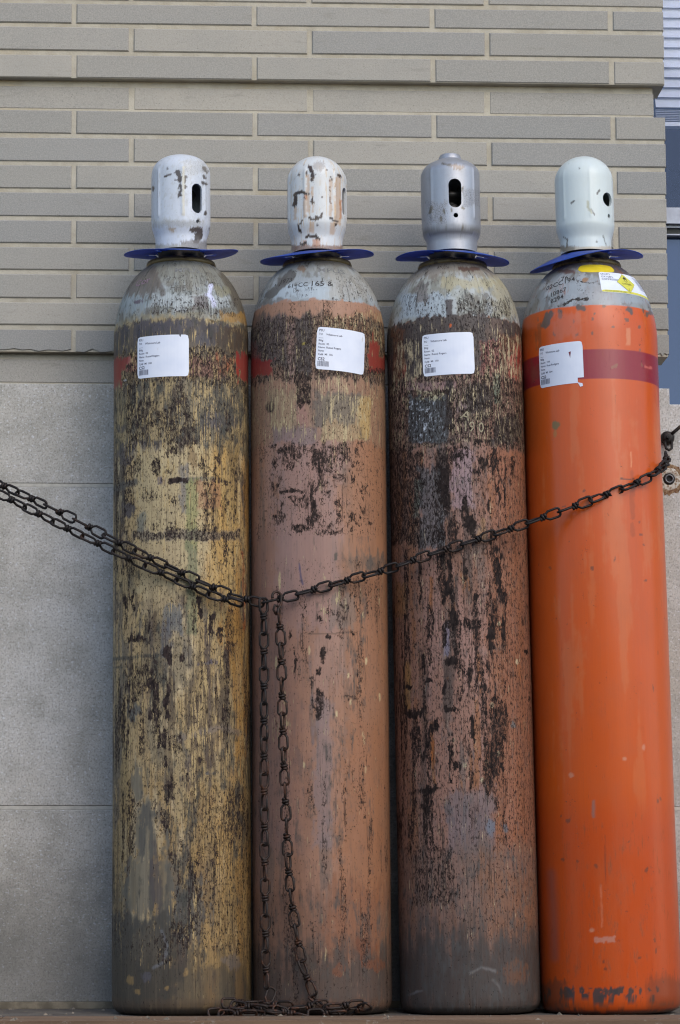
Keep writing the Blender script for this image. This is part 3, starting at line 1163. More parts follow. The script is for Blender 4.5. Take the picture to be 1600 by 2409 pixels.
def add_sticker(cy, root, cx, cyy, w, h, tilt, lines, note, torn=None):
    th0 = th_at(cy, cx, cyy); s0 = s_at(cy, cyy)
    F = Flat()
    F.grid(-w / 2, w / 2, -h / 2, h / 2, 16, 8)
    if torn == 'corner':                        # bottom right corner torn away, flap hanging
        F.f = [q for q in F.f if not (q[0] % 17 >= 14 and q[0] < 17)]
        n = len(F.v)
        F.v += [(w / 2 - .011, -h / 2 + .001), (w / 2 - .003, -h / 2 - .001), (w / 2 - .002, -h / 2 - .006), (w / 2 - .007, -h / 2 - .007)]
        F.f.append((n, n + 3, n + 2, n + 1))
    st = F.to(cy, 'sticker', M_PAPER, root, th0, s0, tilt, .00035)
    T = Flat()
    x = -w / 2 + .0035
    y = h / 2
    for (dx, dy, txt, sz) in lines:
        T.text(txt, x + dx, y - dy, sz * 1.06, .98, .012)
    T.rect(x, x + .008, y - .0192, y - .0188)
    rr = random.Random(cy.i + 3)
    xx = x
    while xx < x + .019:
        ww = rr.choice((.0005, .0007, .0011))
        T.rect(xx, xx + ww, -h / 2 + .0055, -h / 2 + .0145); xx += ww + rr.choice((.0005, .0008))
    T.to(cy, 'lettering', M_INK, root, th0, s0, tilt, .0005, st)
    K = Flat()
    K.text('CS2', x, -h / 2 + .0158, .0072, 1.0, .02)
    K.to(cy, 'logo', M_BLACK, root, th0, s0, tilt, .0005, st)
    if note == 'tear':
        K = Flat(); K.poly([(w * .21, h * .26), (w * .26, h * .27), (w * .24, h * .11)])
        K.to(cy, 'tear', plain('torn_through_red', (120, 48, 62), .6), root, th0, s0, tilt, .0005, st)
    return st


def collar(cy, root, F_, R_, B_, L_):
    """limp blue plastic disc round the neck, drooping by the four given amounts (mm)"""
    nT, nR = 96, 9
    r0, r1 = .044, .1005
    z0 = cy.z_rim - .0035
    verts, faces = [], []
    a0 = (F_ + R_ + B_ + L_) / 4; a1 = (R_ - L_) / 2; b1 = (B_ - F_) / 2; a2 = (R_ + L_ - F_ - B_) / 4
    rr = random.Random(cy.i)
    ph = rr.uniform(0, 6)
    for side in (0, 1):
        for j in range(nR + 1):
            t = j / nR
            r = r0 + (r1 - r0) * t
            for k in range(nT):
                a = 2 * math.pi * k / nT
                dz = (a0 + a1 * math.cos(a) + b1 * math.sin(a) + a2 * math.cos(2 * a)) * .001
                dz += .0020 * math.sin(3 * a + ph)
                z = z0 - dz * t ** 1.25 - side * .0008
                verts.append((r * math.cos(a), r * math.sin(a), z))
    N = (nR + 1) * nT

    def open_(j, k):                            # radial slits that let the disc snap over the neck
        return j < 3 and (k % 12) in ((0, 11) if j < 2 else (0,))
    for j in range(nR):
        for k in range(nT):
            k2 = (k + 1) % nT
            if open_(j, k): continue
            q = (j * nT + k, (j + 1) * nT + k, (j + 1) * nT + k2, j * nT + k2)
            faces.append(q); faces.append(tuple(N + i for i in reversed(q)))
    for k in range(nT):
        k2 = (k + 1) % nT
        e = nR * nT
        faces.append((e + k, N + e + k, N + e + k2, e + k2))
    o = mesh_obj('neck_collar', verts, faces, M_BLUE, root, True)
    return o


# ---- paint jobs, marks read off the photograph -------------------------------------------
def paint_tan(c):
    c.col(c.rect(500, 700, 1000, 2400, 40, 20), (184, 146, 90), .7)
    c.col(c.rect(200, 700, 1830, 2400, 80, 20, 30), (172, 140, 90), .75)
    low_ = c.rect(200, 700, 1000, 2420, 10)
    c.mottle((206, 188, 152), 30, 5, 301, .5, .6, .6, low_)
    c.mottle((150, 128, 84), 34, 4, 302, .5, .6, .6, low_)
    c.mottle((124, 112, 88), 26, 7, 303, .53, .62, .7, low_)
    c.mottle((98, 92, 84), 40, 9, 304, .58, .66, .75, low_)
    c.mottle((80, 68, 64), 60, 10, 305, .58, .65, .85, low_)
    c.mottle((96, 80, 58), 90, 5, 307, .56, .64, .7, low_)
    c.mottle((188, 136, 62), 26, 6, 306, .55, .64, .6, c.rect(490, 700, 1000, 2400, 40))
    c.W[:, 1] = .36; c.W[:, 0] = .39; c.W[:, 2] = .33
    c.scatter(0, 31, 22, 9, .46, .66, .50)
    c.scatter(0, 33, 70, 9, .5, .68, .52)
    c.scatter(2, 37, 26, 6, .46, .7, .55)
    c.scatter(1, 38, 40, 8, .46, .66, .5)
    # shoulder
    c.col(c.rect(200, 700, 500, 748, 8, 10, 6), (146, 150, 146))
    up = c.rect(200, 700, 500, 748, 6, 4)
    for ch, v in ((0, .22), (1, .2), (2, .35)): c.clear(ch, up, v)
    c.shoulder(up, 700)
    c.col(c.rect(200, 700, 500, 668, 14, 14), (128, 126, 114), .7)
    c.col(c.rect(345, 540, 692, 722, 5, 8), (172, 178, 178), .9)
    c.col(c.ell(315, 705, 40, 30, .4), (142, 154, 158), .8)
    c.col(c.rect(270, 372, 630, 694, 6, 14), (104, 97, 90), .85)
    c.col(c.line([(345, 610), (372, 655), (386, 692)], 7), (104, 97, 90), .8)
    c.col(c.line([(530, 640), (552, 690), (575, 735)], 14, 4), (96, 88, 74), .95)
    c.col(c.rect(455, 492, 696, 728, 5, 8), (108, 100, 98), .8)
    c.col(c.ell(332, 708, 8, 6), (92, 80, 92), .9)
    c.col(c.line([(497, 676), (492, 693), (505, 715)], 6, 2, 4), (212, 214, 236))
    c.col(c.ell(520, 686, 14, 12), (140, 136, 112), .8)
    c.add(0, c.rect(360, 560, 700, 745, 6), .42)
    c.add(0, c.rect(400, 530, 640, 700, 10), .36)
    # yellowing fringe, then the dark band
    fr_ = c.rect(200, 700, 738, 764, 6, 8, 12)
    c.col(fr_, (146, 136, 108), .6)
    c.col(c.rect(520, 600, 735, 760, 5, 8, 10), (176, 132, 60), .7)
    bd = c.rect(200, 700, 754, 838, 6, 6, 14)
    c.col(bd, (76, 72, 76)); c.clear(0, bd, .3); c.clear(1, bd, .38); c.clear(2, bd, .4)
    c.mottle((110, 96, 76), 60, 6, 321, .5, .62, .7, bd); c.mottle((56, 50, 52), 40, 14, 322, .5, .62, .7, bd)
    c.col(c.rect(330, 440, 756, 800, 8, 6, 8), (68, 68, 80), .7)
    c.col(c.rect(505, 600, 765, 835, 10, 8), (78, 62, 46), .8)
    md_ = c.rect(200, 700, 812, 905, 8, 8, 10)
    c.col(md_, (112, 98, 78), .75); c.add(1, md_, .47); c.add(0, md_, .5)
    c.col(c.rect(440, 530, 838, 890, 8, 10), (132, 84, 78), .65)
    c.col(c.rect(515, 565, 842, 882, 6, 10), (178, 96, 60), .7)
    rd = np.maximum(c.rect(200, 304, 842, 870, 3, 9), c.rect(200, 293, 860, 916, 3, 8))
    rr_ = c.rect(562, 600, 834, 896, 3, 10)
    rd2 = np.maximum(rd, rr_)
    c.col(rd2, (142, 44, 42), .9); c.clear(0, rd2, .15); c.clear(1, rd2, .25); c.clear(2, rd2, .1)
    c.col(c.rect(305, 325, 836, 875, 5, 6), (166, 100, 92), .8)
    c.col(c.ell(299, 895, 4, 2.5, .3, 1), (220, 222, 224)); c.col(c.ell(302, 905, 3.5, 2, .3, 1), (220, 222, 224))
    # grey-green scuffed zone
    gz = c.rect(200, 700, 892, 1050, 14, 14, 14)
    c.col(gz, (112, 106, 90), .75); c.mottle((74, 73, 68), 40, 18, 311, .48, .58, .85, gz); c.mottle((172, 150, 106), 50, 12, 312, .54, .62, .75, gz); c.mottle((84, 72, 62), 90, 60, 313, .56, .63, .8, gz); c.add(1, gz, .45); c.add(2, gz, .45)
    for q in ((372, 945, 22, 18), (362, 1003, 17, 22), (415, 1010, 14, 16), (285, 1010, 12, 30), (555, 1000, 26, 30)):
        c.col(c.ell(*q), (170, 148, 106), .8)
    for q in ((340, 1050, 44, 16), (300, 1070, 22, 26), (420, 1062, 16, 12), (520, 990, 40, 18), (290, 1010, 10, 10)):
        m = c.ell(*q); c.col(m, (78, 74, 80), .75)
    # pale tan field with rust-dark chips
    m = c.rect(325, 485, 1052, 1400, 16, 16, 12)
    c.col(m, (192, 172, 130), .85); c.clear(2, m, .25); c.clear(0, m, .38)
    m = c.rect(495, 560, 1040, 1400, 20, 14, 16); c.col(m, (200, 164, 98), .6)
    for q in ((372, 1095, 14, 24, .68), (412, 1062, 26, 14, .62), (405, 1110, 16, 10, .55), (477, 1092, 12, 22, .6), (515, 1086, 9, 16, .6), (525, 1135, 26, 10, .62),
              (318, 1100, 26, 34, .55), (355, 1165, 22, 16, .5), (410, 1172, 14, 20, .52), (372, 1240, 18, 14, .5), (410, 1250, 26, 16, .62), (490, 1245, 40, 22, .58),
              (530, 1190, 16, 30, .5), (300, 1240, 20, 16, .5), (555, 1110, 20, 40, .52)):
        c.add(0, c.ell(*q[:4], 1.2, 10), q[4])
    m = c.rect(398, 446, 1124, 1137, 3, 4); c.col(m, (62, 52, 54)); c.add(0, m, .8)
    c.col(c.rect(440, 505, 1124, 1136, 4, 5), (92, 92, 84), .8)
    c.col(c.rect(376, 392, 1124, 1138, 4, 5), (86, 76, 96), .8)
    c.col(c.line([(262, 1158), (285, 1145), (325, 1133)], 8, 4, 6), (88, 86, 80), .9)
    c.col(c.rect(294, 322, 1184, 1216, 4, 6), (84, 78, 80), .95)
    c.col(c.rect(428, 446, 1090, 1210, 5, 6, 10), (104, 104, 108), .7)
    c.col(c.rect(441, 468, 1130, 1300, 6, 6, 12), (142, 142, 88), .75)
    c.col(c.rect(441, 464, 1280, 1490, 6, 6, 14), (122, 124, 92), .8)
    c.col(c.ell(455, 1080, 10, 28), (124, 96, 58), .7)
    c.col(c.rect(468, 518, 1136, 1200, 7, 9), (158, 108, 76), .65)
    c.col(c.rect(325, 345, 1205, 1250, 6, 6), (104, 112, 108), .7)
    bd = c.rect(318, 560, 1248, 1270, 5, 7, 4); c.col(bd, (112, 104, 98), .65); c.add(0, bd, .55)
    # lower half: streaks and blots
    pale = c.rect(340, 430, 1275, 1440, 14, 12, 14); c.col(pale, (190, 168, 128), .6)
    for q, w in (((300, 1418, 9, 24), .8), ((318, 1418, 5, 30), .7), ((472, 1432, 6, 30), .85), ((500, 1466, 7, 34), .8), ((520, 1490, 8, 22), .7), ((340, 1300, 6, 16), .6),
                 ((318, 1500, 22, 11), .75), ((352, 1470, 6, 40), .6), ((402, 1540, 8, 30), .85), ((430, 1550, 10, 14), .7), ((345, 1575, 14, 20), .6), ((362, 1600, 10, 40), .75),
                 ((372, 1665, 9, 60), .72), ((396, 1655, 5.5, 50), .9), ((385, 1735, 22, 26), .72), ((410, 1735, 7, 14), .7), ((296, 1690, 9, 90), .66), ((300, 1590, 7, 40), .6),
                 ((392, 1795, 8, 18), .68), ((470, 1790, 3, 12), .9), ((545, 1480, 10, 40), .5), ((355, 1690, 10, 9), .75), ((310, 1845, 26, 9), .6), ((400, 1860, 14, 60), .6), ((392, 1940, 16, 60), .6), ((408, 2020, 16, 40), .55)):
        c.add(0, c.ell(*q, 1.1, 9, 8), w)
    c.col(c.rect(394, 432, 1428, 1488, 8, 10, 10), (116, 116, 112), .8)
    c.col(c.ell(395, 1510, 14, 40, .4, 6, 14), (92, 92, 96), .8)
    c.col(c.ell(320, 1676, 14, 16), (92, 94, 92), .9)
    c.col(c.line([(262, 1552), (300, 1546), (378, 1541)], 4, 2, 3), (84, 80, 70), .9)
    c.col(c.line([(262, 1571), (302, 1568)], 2.5, 1.5, 2), (90, 84, 70), .8)
    c.col(c.line([(262, 1711), (292, 1710)], 2.5, 1.5, 2), (90, 84, 70), .8)
    for x in (474, 500): c.col(c.ell(x, 1562, 9, 6), (88, 82, 92), .9)
    c.col(c.rect(478, 494, 1560, 1565, 2, 2), (96, 90, 92), .8)
    c.col(c.line([(425, 1738), (480, 1722), (520, 1712), (562, 1724)], 7, 4, 5), (134, 120, 106), .75)
    for x in (489, 505): c.col(c.ell(x, 1818, 7, 5), (84, 84, 84), .9)
    c.col(c.ell(505, 1906, 13, 9), (100, 98, 80), .8)
    c.col(c.line([(572, 1300), (574, 1480)], 3, 2, 3), (176, 78, 30), .6)
    c.scatter(0, 71, 40, 5, .56, .75, .5, c.rect(540, 700, 1050, 2200, 20))
    # grey runs down the foot
    gr = np.maximum.reduce([c.ell(330, 1850, 15, 46, .3, 6, 10), c.ell(345, 1960, 24, 90, .3, 8, 14), c.ell(335, 2090, 38, 100, .3, 10, 18), c.ell(385, 2100, 24, 110, .35, 10, 16)])
    c.col(gr, (98, 98, 90), .7); c.clear(0, gr, .24); c.clear(1, gr, .3)
    c.col(c.ell(372, 2080, 14, 90, .4, 6, 12), (84, 76, 76), .6)
    m = c.rect(450, 590, 1850, 2290, 14, 10, 26); c.col(m, (172, 138, 82), .5); c.add(0, m, .42)
    m = c.rect(200, 420, 2150, 2400, 26, 18, 30); c.col(m, (74, 72, 66), .9); c.clear(1, m, .36)
    m = c.ell(450, 2140, 40, 70, .4, 12, 18); c.col(m, (92, 90, 84), .85)
    m = c.rect(200, 700, 2250, 2420, 70, 26, 60); c.col(m, (68, 63, 54), .72); c.clear(1, m, .27); c.clear(0, m, .3); c.clear(2, m, .3)
    for q in ((440, 2284, 5, 10), (328, 2330, 8, 6), (392, 2322, 4, 5), (312, 2308, 12, 12), (500, 2260, 24, 22)):
        c.col(c.ell(*q), (164, 134, 84), .6)
    c.col(c.line([(385, 2190), (398, 2230), (390, 2262), (365, 2276)], 3.5, 2, 4), (116, 118, 122), .7)
    c.col(c.ell(350, 2298, 10, 10), (96, 96, 108), .5)
    c.col(c.ell(545, 2262, 16, 20), (116, 106, 100), .6)
    m = c.rect(200, 700, 2352, 2378, 8, 10); c.col(m, (96, 78, 62), .45)
    m = c.rect(200, 700, 2374, 2420, 5, 4); c.col(m, (52, 46, 42), .9)


def paint_brown(c):
    c.W[:, 0] = .31; c.W[:, 1] = .30; c.W[:, 2] = .31
    c.mottle((136, 100, 80), 26, 4, 401, .5, .62, .5)
    c.mottle((164, 132, 118), 30, 5, 402, .5, .62, .5)
    c.mottle((120, 104, 94), 50, 3, 403, .56, .66, .6)
    c.mottle((104, 88, 78), 70, 8, 404, .61, .68, .6)
    c.col(c.rect(800, 1000, 700, 2260, 50, 20), (160, 112, 80), .75)  # warm bounce light painted into the right side
    c.col(c.rect(500, 700, 1240, 2000, 50, 14), (150, 116, 104), .6)  # cool sky light painted into the left side
    c.col(c.rect(640, 790, 1000, 1480, 40, 20), (158, 126, 116), .7)
    c.scatter(1, 41, 30, 9, .5, .72, .42)
    c.scatter(0, 43, 60, 9, .52, .7, .44)
    c.scatter(2, 44, 40, 4, .5, .7, .44)
    # shoulder
    sh = c.rect(500, 1000, 500, 706.5, 2.2, 1.2)
    c.col(sh, (154, 160, 162))
    for ch, v in ((0, .24), (1, .1), (2, .26)): c.clear(ch, sh, v)
    c.shoulder(sh, 720)
    c.col(c.rect(500, 1000, 500, 648, 16, 12) * sh, (138, 138, 130), .6)
    c.col(c.rect(560, 1000, 500, 622, 8, 6) * sh, (112, 104, 90), .7)
    c.col(c.rect(640, 790, 668, 704, 6, 8) * sh, (172, 182, 188), .9)
    c.col(c.rect(770, 1000, 640, 706, 20, 10) * sh, (160, 156, 146), .7); c.add(0, c.rect(790, 870, 640, 712, 12) * sh, .38)
    m = c.line([(683, 645), (664, 666), (632, 694)], 10, 2, 4) * sh; c.col(m, (98, 96, 92), .95)
    c.col(c.rect(650, 668, 652, 672, 3, 4) * sh, (92, 88, 84), .8)
    c.col(c.ell(707, 634, 6, 8) * sh, (134, 112, 92), .9)
    # clean lip below the shoulder then scuffed dark streaks
    lip = c.rect(500, 1000, 706, 742, 3, 6); c.col(lip, (162, 122, 98), .9)
    up = c.rect(500, 1000, 736, 892, 8, 8, 14)
    c.col(up, (124, 100, 84), .8); c.add(0, up, .5); c.add(2, up, .42); c.add(1, up, .41)
    m = c.rect(500, 672, 740, 860, 10, 8, 12); c.col(m, (84, 76, 76), .75)
    m = c.rect(690, 728, 740, 960, 8, 6, 12); c.col(m, (72, 66, 66), .85)
    c.col(c.rect(672, 690, 760, 900, 6, 6), (150, 120, 112), .7)
    m = c.rect(760, 900, 735, 785, 6, 8, 10); c.col(m, (148, 108, 76), .6); c.add(1, m, .48)
    m = c.rect(860, 1000, 770, 890, 8, 6); c.col(m, (118, 78, 46), .6); c.add(1, m, .5)
    c.col(c.ell(713, 807, 6, 4), (190, 170, 40), .8)
    rd = np.maximum.reduce([c.rect(500, 640, 846, 886, 3, 8), c.rect(500, 600, 806, 884, 6, 12) * .4, c.rect(862, 1000, 836, 878, 3, 9), c.ell(876, 822, 12, 24, .5, 8, 10)])
    c.col(rd, (138, 40, 38), .8); c.clear(0, rd, .28); c.clear(2, rd, .1); c.clear(1, rd, .3)
    m = c.rect(740, 905, 868, 884, 4, 6); c.add(0, m, .58)
    # upper middle: cream rub-through
    zn = c.rect(500, 1000, 884, 1036, 8, 10, 12); c.col(zn, (146, 116, 94), .6); c.add(1, zn, .4); c.add(0, zn, .34); c.add(2, zn, .3)
    m = c.rect(628, 700, 920, 1012, 8, 10, 10); c.add(1, m, .48); c.col(m, (150, 130, 100), .5)
    m = c.rect(752, 866, 930, 1036, 4, 5, 6); c.col(m, (168, 144, 104), .65); c.add(1, m, .46); c.clear(0, m, .36)
    m = c.rect(738, 842, 926, 1000, 8, 10, 14); c.col(m, (96, 90, 82), .75)
    c.col(c.rect(838, 864, 935, 1034, 4, 5), (182, 150, 96), .8)
    m = c.rect(690, 728, 880, 960, 8, 8, 10); c.add(0, m, .62)
    c.col(c.ell(630, 958, 8, 12), (62, 50, 46), .9)
    c.col(c.rect(690, 718, 945, 1010, 5, 8), (156, 118, 104), .9)
    m = c.rect(640, 740, 1005, 1045, 8, 8); c.col(m, (128, 112, 112), .6)
    # chips
    mid = c.rect(600, 900, 1036, 1262, 6, 6); c.clear(2, mid, .2); c.add(0, mid, .36); c.scatter(0, 461, 70, 45, .46, .64, .52, c.rect(630, 860, 1036, 1250, 20))
    for q, w in (((672, 1062, 30, 14), .66), ((672, 1085, 24, 26), .58), ((742, 1080, 22, 34), .72), ((735, 1060, 26, 18), .62), ((752, 1130, 12, 30), .62), ((733, 1180, 7, 50), .8), ((764, 1150, 10, 30), .55),
                 ((675, 1157, 42, 7), .74), ((800, 1078, 16, 14), .52), ((790, 1070, 30, 26), .44), ((838, 1100, 14, 22), .44), ((728, 1225, 20, 18), .68), ((700, 1246, 26, 10), .66), ((770, 1252, 40, 8), .56),
                 ((840, 1155, 14, 16), .5), ((862, 1228, 8, 7), .72), ((820, 1245, 8, 8), .6), ((615, 1060, 14, 60), .42), ((800, 1210, 26, 30), .42)):
        c.add(0, c.ell(*q, 1.2, 10), w)
    cl = c.rect(500, 1000, 1264, 1310, 4, 6); c.clear(0, cl, .16)
    m = c.rect(812, 905, 1302, 1346, 6, 6, 18); c.col(m, (128, 104, 86), .55); c.add(2, m, .5)
    c.col(c.line([(700, 1325), (704, 1350), (709, 1375)], 2.2, 1.2, 2), (80, 74, 100), .9)
    c.col(c.ell(784, 1312, 4, 9), (84, 76, 66), .9)
    for x, y, L in ((656, 1366, 20), (806, 1420, 14), (648, 1560, 16), (722, 1530, 10), (855, 1555, 8), (851, 1740, 12), (888, 1640, 8), (853, 1810, 8), (710, 1800, 8), (818, 1652, 8), (812, 1590, 6), (848, 1448, 8), (848, 1728, 6), (785, 1680, 8)):
        c.col(c.ell(x, y, 2.4, L, .4, 2), (206, 184, 140), .85)
    for q, w in (((752, 1540, 7, 26), .84), ((742, 1575, 6, 14), .7), ((745, 1640, 12, 30), .72), ((738, 1672, 11, 26), .72), ((728, 1610, 6, 26), .6), ((765, 1496, 8, 8), .8), ((790, 1455, 9, 28), .5), ((825, 1488, 9, 7), .66),
                 ((690, 1560, 2.5, 38), .74), ((678, 1495, 4, 14), .7), ((748, 1456, 14, 10), .56), ((768, 1440, 16, 14), .45), ((722, 1490, 14, 5), .5), ((752, 1655, 24, 40), .4), ((812, 1640, 20, 12), .46)):
        c.add(0, c.ell(*q, 1.1, 8, 6), w)
    m = c.rect(772, 830, 1402, 1480, 8, 8, 14); c.col(m, (120, 110, 100), .5)
    c.col(c.line([(718, 1491), (780, 1491), (826, 1487)], 1.6, 1, 2), (98, 74, 60), .7)
    c.col(c.rect(735, 775, 1640, 1990, 16, 10, 10), (138, 122, 120), .6)
    c.add(2, c.rect(600, 800, 1780, 2080, 40, 20, 20), .36)
    c.col(c.rect(800, 900, 1700, 2140, 40, 14, 20), (158, 106, 72), .5)
    low = c.rect(500, 1000, 2090, 2300, 60, 20, 40); c.col(low, (124, 92, 74), .6); c.add(2, low, .42)
    c.col(c.rect(760, 890, 2080, 2260, 30, 20, 30), (148, 94, 62), .5)
    m = c.rect(500, 1000, 2230, 2420, 90, 30, 70); c.col(m, (74, 65, 59), .85); c.add(2, m, .36)
    for q in ((876, 2272, 22, 14), (790, 2285, 20, 14), (850, 2230, 24, 22)): c.col(c.ell(*q), (134, 78, 48), .55)
    m = c.rect(500, 1000, 2356, 2374, 6, 8); c.col(m, (104, 74, 56), .5)
    m = c.rect(500, 1000, 2374, 2420, 4, 4); c.col(m, (50, 44, 42), .9)


def paint_pink(c):
    c.W[:, 0] = .415; c.W[:, 1] = .33; c.W[:, 2] = .34
    c.mottle((124, 86, 66), 30, 5, 501, .48, .6, .7)
    c.mottle((162, 126, 114), 26, 6, 502, .5, .6, .5)
    c.mottle((104, 96, 90), 44, 4, 503, .6, .68, .6)
    c.mottle((84, 68, 60), 60, 8, 504, .58, .64, .75)
    c.mottle((150, 96, 54), 60, 7, 505, .64, .69, .7)
    c.col(c.rect(1130, 1300, 700, 2200, 50, 20), (150, 96, 66), .75)
    c.col(c.rect(800, 985, 1250, 2200, 40, 20), (136, 96, 74), .65)
    c.scatter(0, 51, 30, 6, .46, .66, .56, c.rect(900, 1180, 1040, 2120, 30))
    c.scatter(0, 54, 70, 9, .48, .66, .56, c.rect(900, 1190, 1280, 2050, 30))
    # shoulder
    sh = c.rect(800, 1300, 500, 746, 3, 7, 9)
    c.col(sh, (160, 162, 154))
    for ch, v in ((0, .30), (1, .1), (2, .26)): c.clear(ch, sh, v)
    c.shoulder(sh, 740)
    c.col(c.rect(800, 1300, 500, 650, 18, 14) * sh, (132, 120, 104), .75)
    c.col(c.rect(800, 1300, 500, 624, 8, 6) * sh, (112, 98, 82), .8)
    c.col(c.rect(1070, 1122, 629, 638, 3, 4) * sh, (92, 70, 60), .9)
    c.col(c.rect(935, 1042, 692, 748, 8, 8) * sh, (166, 176, 182), .9); c.add(0, c.rect(935, 1042, 690, 745, 8) * sh, .40)
    m = c.ell(986, 690, 17, 26, .3, 7) * sh; c.col(m, (126, 118, 112), .8); c.add(2, m, .5)
    c.col(c.rect(1030, 1190, 655, 680, 9, 9) * sh, (172, 162, 128), .7)
    c.add(0, c.rect(1060, 1200, 700, 752, 10) * sh, .46)
    c.col(c.rect(1150, 1220, 660, 745, 14, 10) * sh, (160, 150, 122), .7)
    c.col(c.rect(1036, 1052, 705, 750, 4, 5), (72, 62, 60), .9)
    # dark band
    bd = c.rect(800, 1300, 742, 884, 4, 8, 8)
    c.col(bd, (74, 64, 60)); c.clear(0, bd, .4); c.add(1, bd, .36); c.clear(2, bd, .3)
    c.col(c.rect(1135, 1175, 752, 800, 8, 8), (108, 88, 76), .7)
    m = c.rect(1118, 1168, 806, 890, 7, 8, 8); c.col(m, (150, 92, 82), .7); c.add(1, m, .5); c.add(0, m, .5)
    m = c.rect(1160, 1300, 790, 900, 8, 8, 8); c.col(m, (110, 64, 40), .6); c.add(1, m, .5)
    c.col(c.ell(1210, 850, 22, 44, .5, 8, 10), (150, 38, 32), .9); c.col(c.ell(1190, 852, 13, 22), (158, 76, 70), .7)
    c.col(c.rect(920, 946, 770, 900, 7, 7, 14), (112, 66, 38), .6); c.add(1, c.rect(920, 985, 800, 900, 10), .5)
    c.col(c.ell(948, 876, 4, 20), (140, 50, 36), .8); c.col(c.ell(1044, 765, 3, 6), (206, 96, 32), .9)
    # under the label
    z = c.rect(800, 1300, 880, 1050, 8, 8, 8); c.col(z, (128, 100, 88), .6); c.add(0, z, .55); c.add(1, z, .46); c.add(2, z, .36)
    m = c.rect(950, 1060, 898, 918, 4, 5); c.col(m, (148, 116, 114), .8); c.clear(0, m, .44)
    m = c.rect(954, 1040, 932, 1040, 5, 7); c.col(m, (72, 76, 78), .95); c.clear(1, m, .1); c.clear(0, m, .46)
    k = fbm(c.U * 300, c.V * 240, 88, 3); c.col(m * sstep(.6, .68, k) * c.ell(985, 985, 44, 46, .4), (196, 202, 210))
    c.col(c.rect(965, 1034, 918, 940, 4, 6) * sstep(.44, .56, k), (190, 182, 146), .8)
    m = c.rect(1036, 1052, 895, 1010, 4, 5); c.col(m, (52, 45, 44), .95)
    m = c.rect(1078, 1140, 905, 985, 8, 10, 10); c.col(m, (64, 58, 56), .85)
    m = np.maximum(c.rect(1148, 1214, 982, 1042, 6, 8), c.ell(1196, 1010, 22, 34)); c.col(m, (66, 56, 52), .95)
    c.col(c.rect(1150, 1164, 880, 950, 4, 6), (122, 138, 118), .8)
    c.col(c.ell(1072, 952, 10, 12), (150, 128, 128), .8)
    c.col(c.rect(1160, 1200, 935, 982, 6, 8), (150, 116, 102), .6)
    # main field
    c.add(0, c.rect(905, 985, 1060, 1282, 12, 12), .6)
    c.col(c.rect(905, 985, 1060, 1282, 14, 12, 10), (104, 78, 62), .5)
    m = c.rect(975, 1034, 1100, 1290, 9, 9, 16); c.col(m, (96, 100, 104), .75); c.add(0, m, .5)
    c.col(c.rect(966, 978, 1130, 1220, 5, 6, 10), (112, 124, 112), .7)
    m = c.rect(1048, 1100, 1060, 1190, 8, 10); c.col(m, (154, 128, 130), .8); c.clear(0, m, .42)
    m = c.rect(1090, 1230, 1130, 1300, 16, 12); c.clear(0, m * .7, .42)
    for q, w in (((1032, 1130, 14, 44), .86), ((1035, 1180, 10, 30), .86), ((1060, 1070, 26, 20), .7), ((1090, 1230, 13, 46), .88), ((1078, 1190, 8, 30), .8), ((1110, 1110, 18, 12), .78), ((1122, 1090, 14, 20), .7), ((1150, 1080, 16, 40), .68),
                 ((1160, 1160, 7, 40), .72), ((1135, 1190, 4, 34), .8), ((1175, 1140, 3, 70), .74), ((1192, 1110, 7, 40), .66), ((1142, 1260, 5, 30), .7), ((1020, 1260, 26, 26), .7), ((1050, 1255, 14, 40), .66),
                 ((1042, 1360, 7, 70), .93), ((1036, 1400, 8, 34), .85), ((1160, 1345, 14, 56), .8), ((1150, 1300, 20, 26), .62), ((1080, 1340, 5, 40), .7), ((978, 1380, 3, 80), .74), ((1165, 1400, 16, 26), .76), ((1106, 1402, 9, 12), .88),
                 ((1048, 1462, 18, 22), .86), ((1090, 1470, 30, 22), .74), ((1140, 1490, 9, 56), .84), ((1172, 1485, 7, 40), .8), ((1030, 1500, 6, 46), .74), ((1220, 1460, 10, 26), .5), ((1046, 1556, 16, 13), .92), ((1094, 1580, 7, 36), .78),
                 ((983, 1556, 9, 24), .78), ((998, 1600, 6, 9), .9), ((953, 1616, 12, 6), .95), ((1032, 1620, 5, 16), .9), ((1124, 1618, 9, 9), .88), ((968, 1676, 24, 10), .9), ((1046, 1668, 14, 10), .88), ((1095, 1715, 6, 38), .84),
                 ((1010, 1712, 13, 18), .8), ((1046, 1770, 10, 46), .86), ((990, 1760, 7, 60), .78), ((966, 1750, 6, 60), .7), ((1062, 1800, 12, 14), .84), ((1146, 1820, 6, 70), .82), ((1166, 1760, 5, 40), .72), ((996, 1856, 24, 9), .9),
                 ((990, 1890, 12, 40), .74), ((1046, 1836, 8, 12), .8), ((1150, 1890, 10, 30), .7), ((1120, 1700, 8, 24), .66), ((1230, 1538, 5, 5), .9), ((1238, 1648, 6, 6), .7)):
        c.add(0, c.ell(*q, 1.1, 8, 6), w)
    c.col(c.rect(944, 960, 1560, 1668, 5, 5, 10), (150, 112, 60), .7); c.col(c.rect(1002, 1012, 1740, 1790, 4, 4, 8), (158, 94, 44), .8)
    c.col(c.rect(928, 952, 1370, 1450, 6, 6, 12), (144, 104, 60), .6); c.col(c.rect(1000, 1008, 1360, 1440, 3, 3, 8), (156, 96, 48), .7)
    c.col(c.rect(1034, 1044, 1460, 1540, 4, 4, 10), (128, 124, 142), .7)
    c.col(c.rect(1110, 1130, 1220, 1280, 6, 8), (166, 126, 88), .7)
    for x, y in ((1160, 1468), (1080, 1800), (1118, 1835), (1143, 1660), (1158, 1775), (1205, 1560)): c.col(c.ell(x, y, 4, 6, .4, 2), (200, 186, 150), .8)
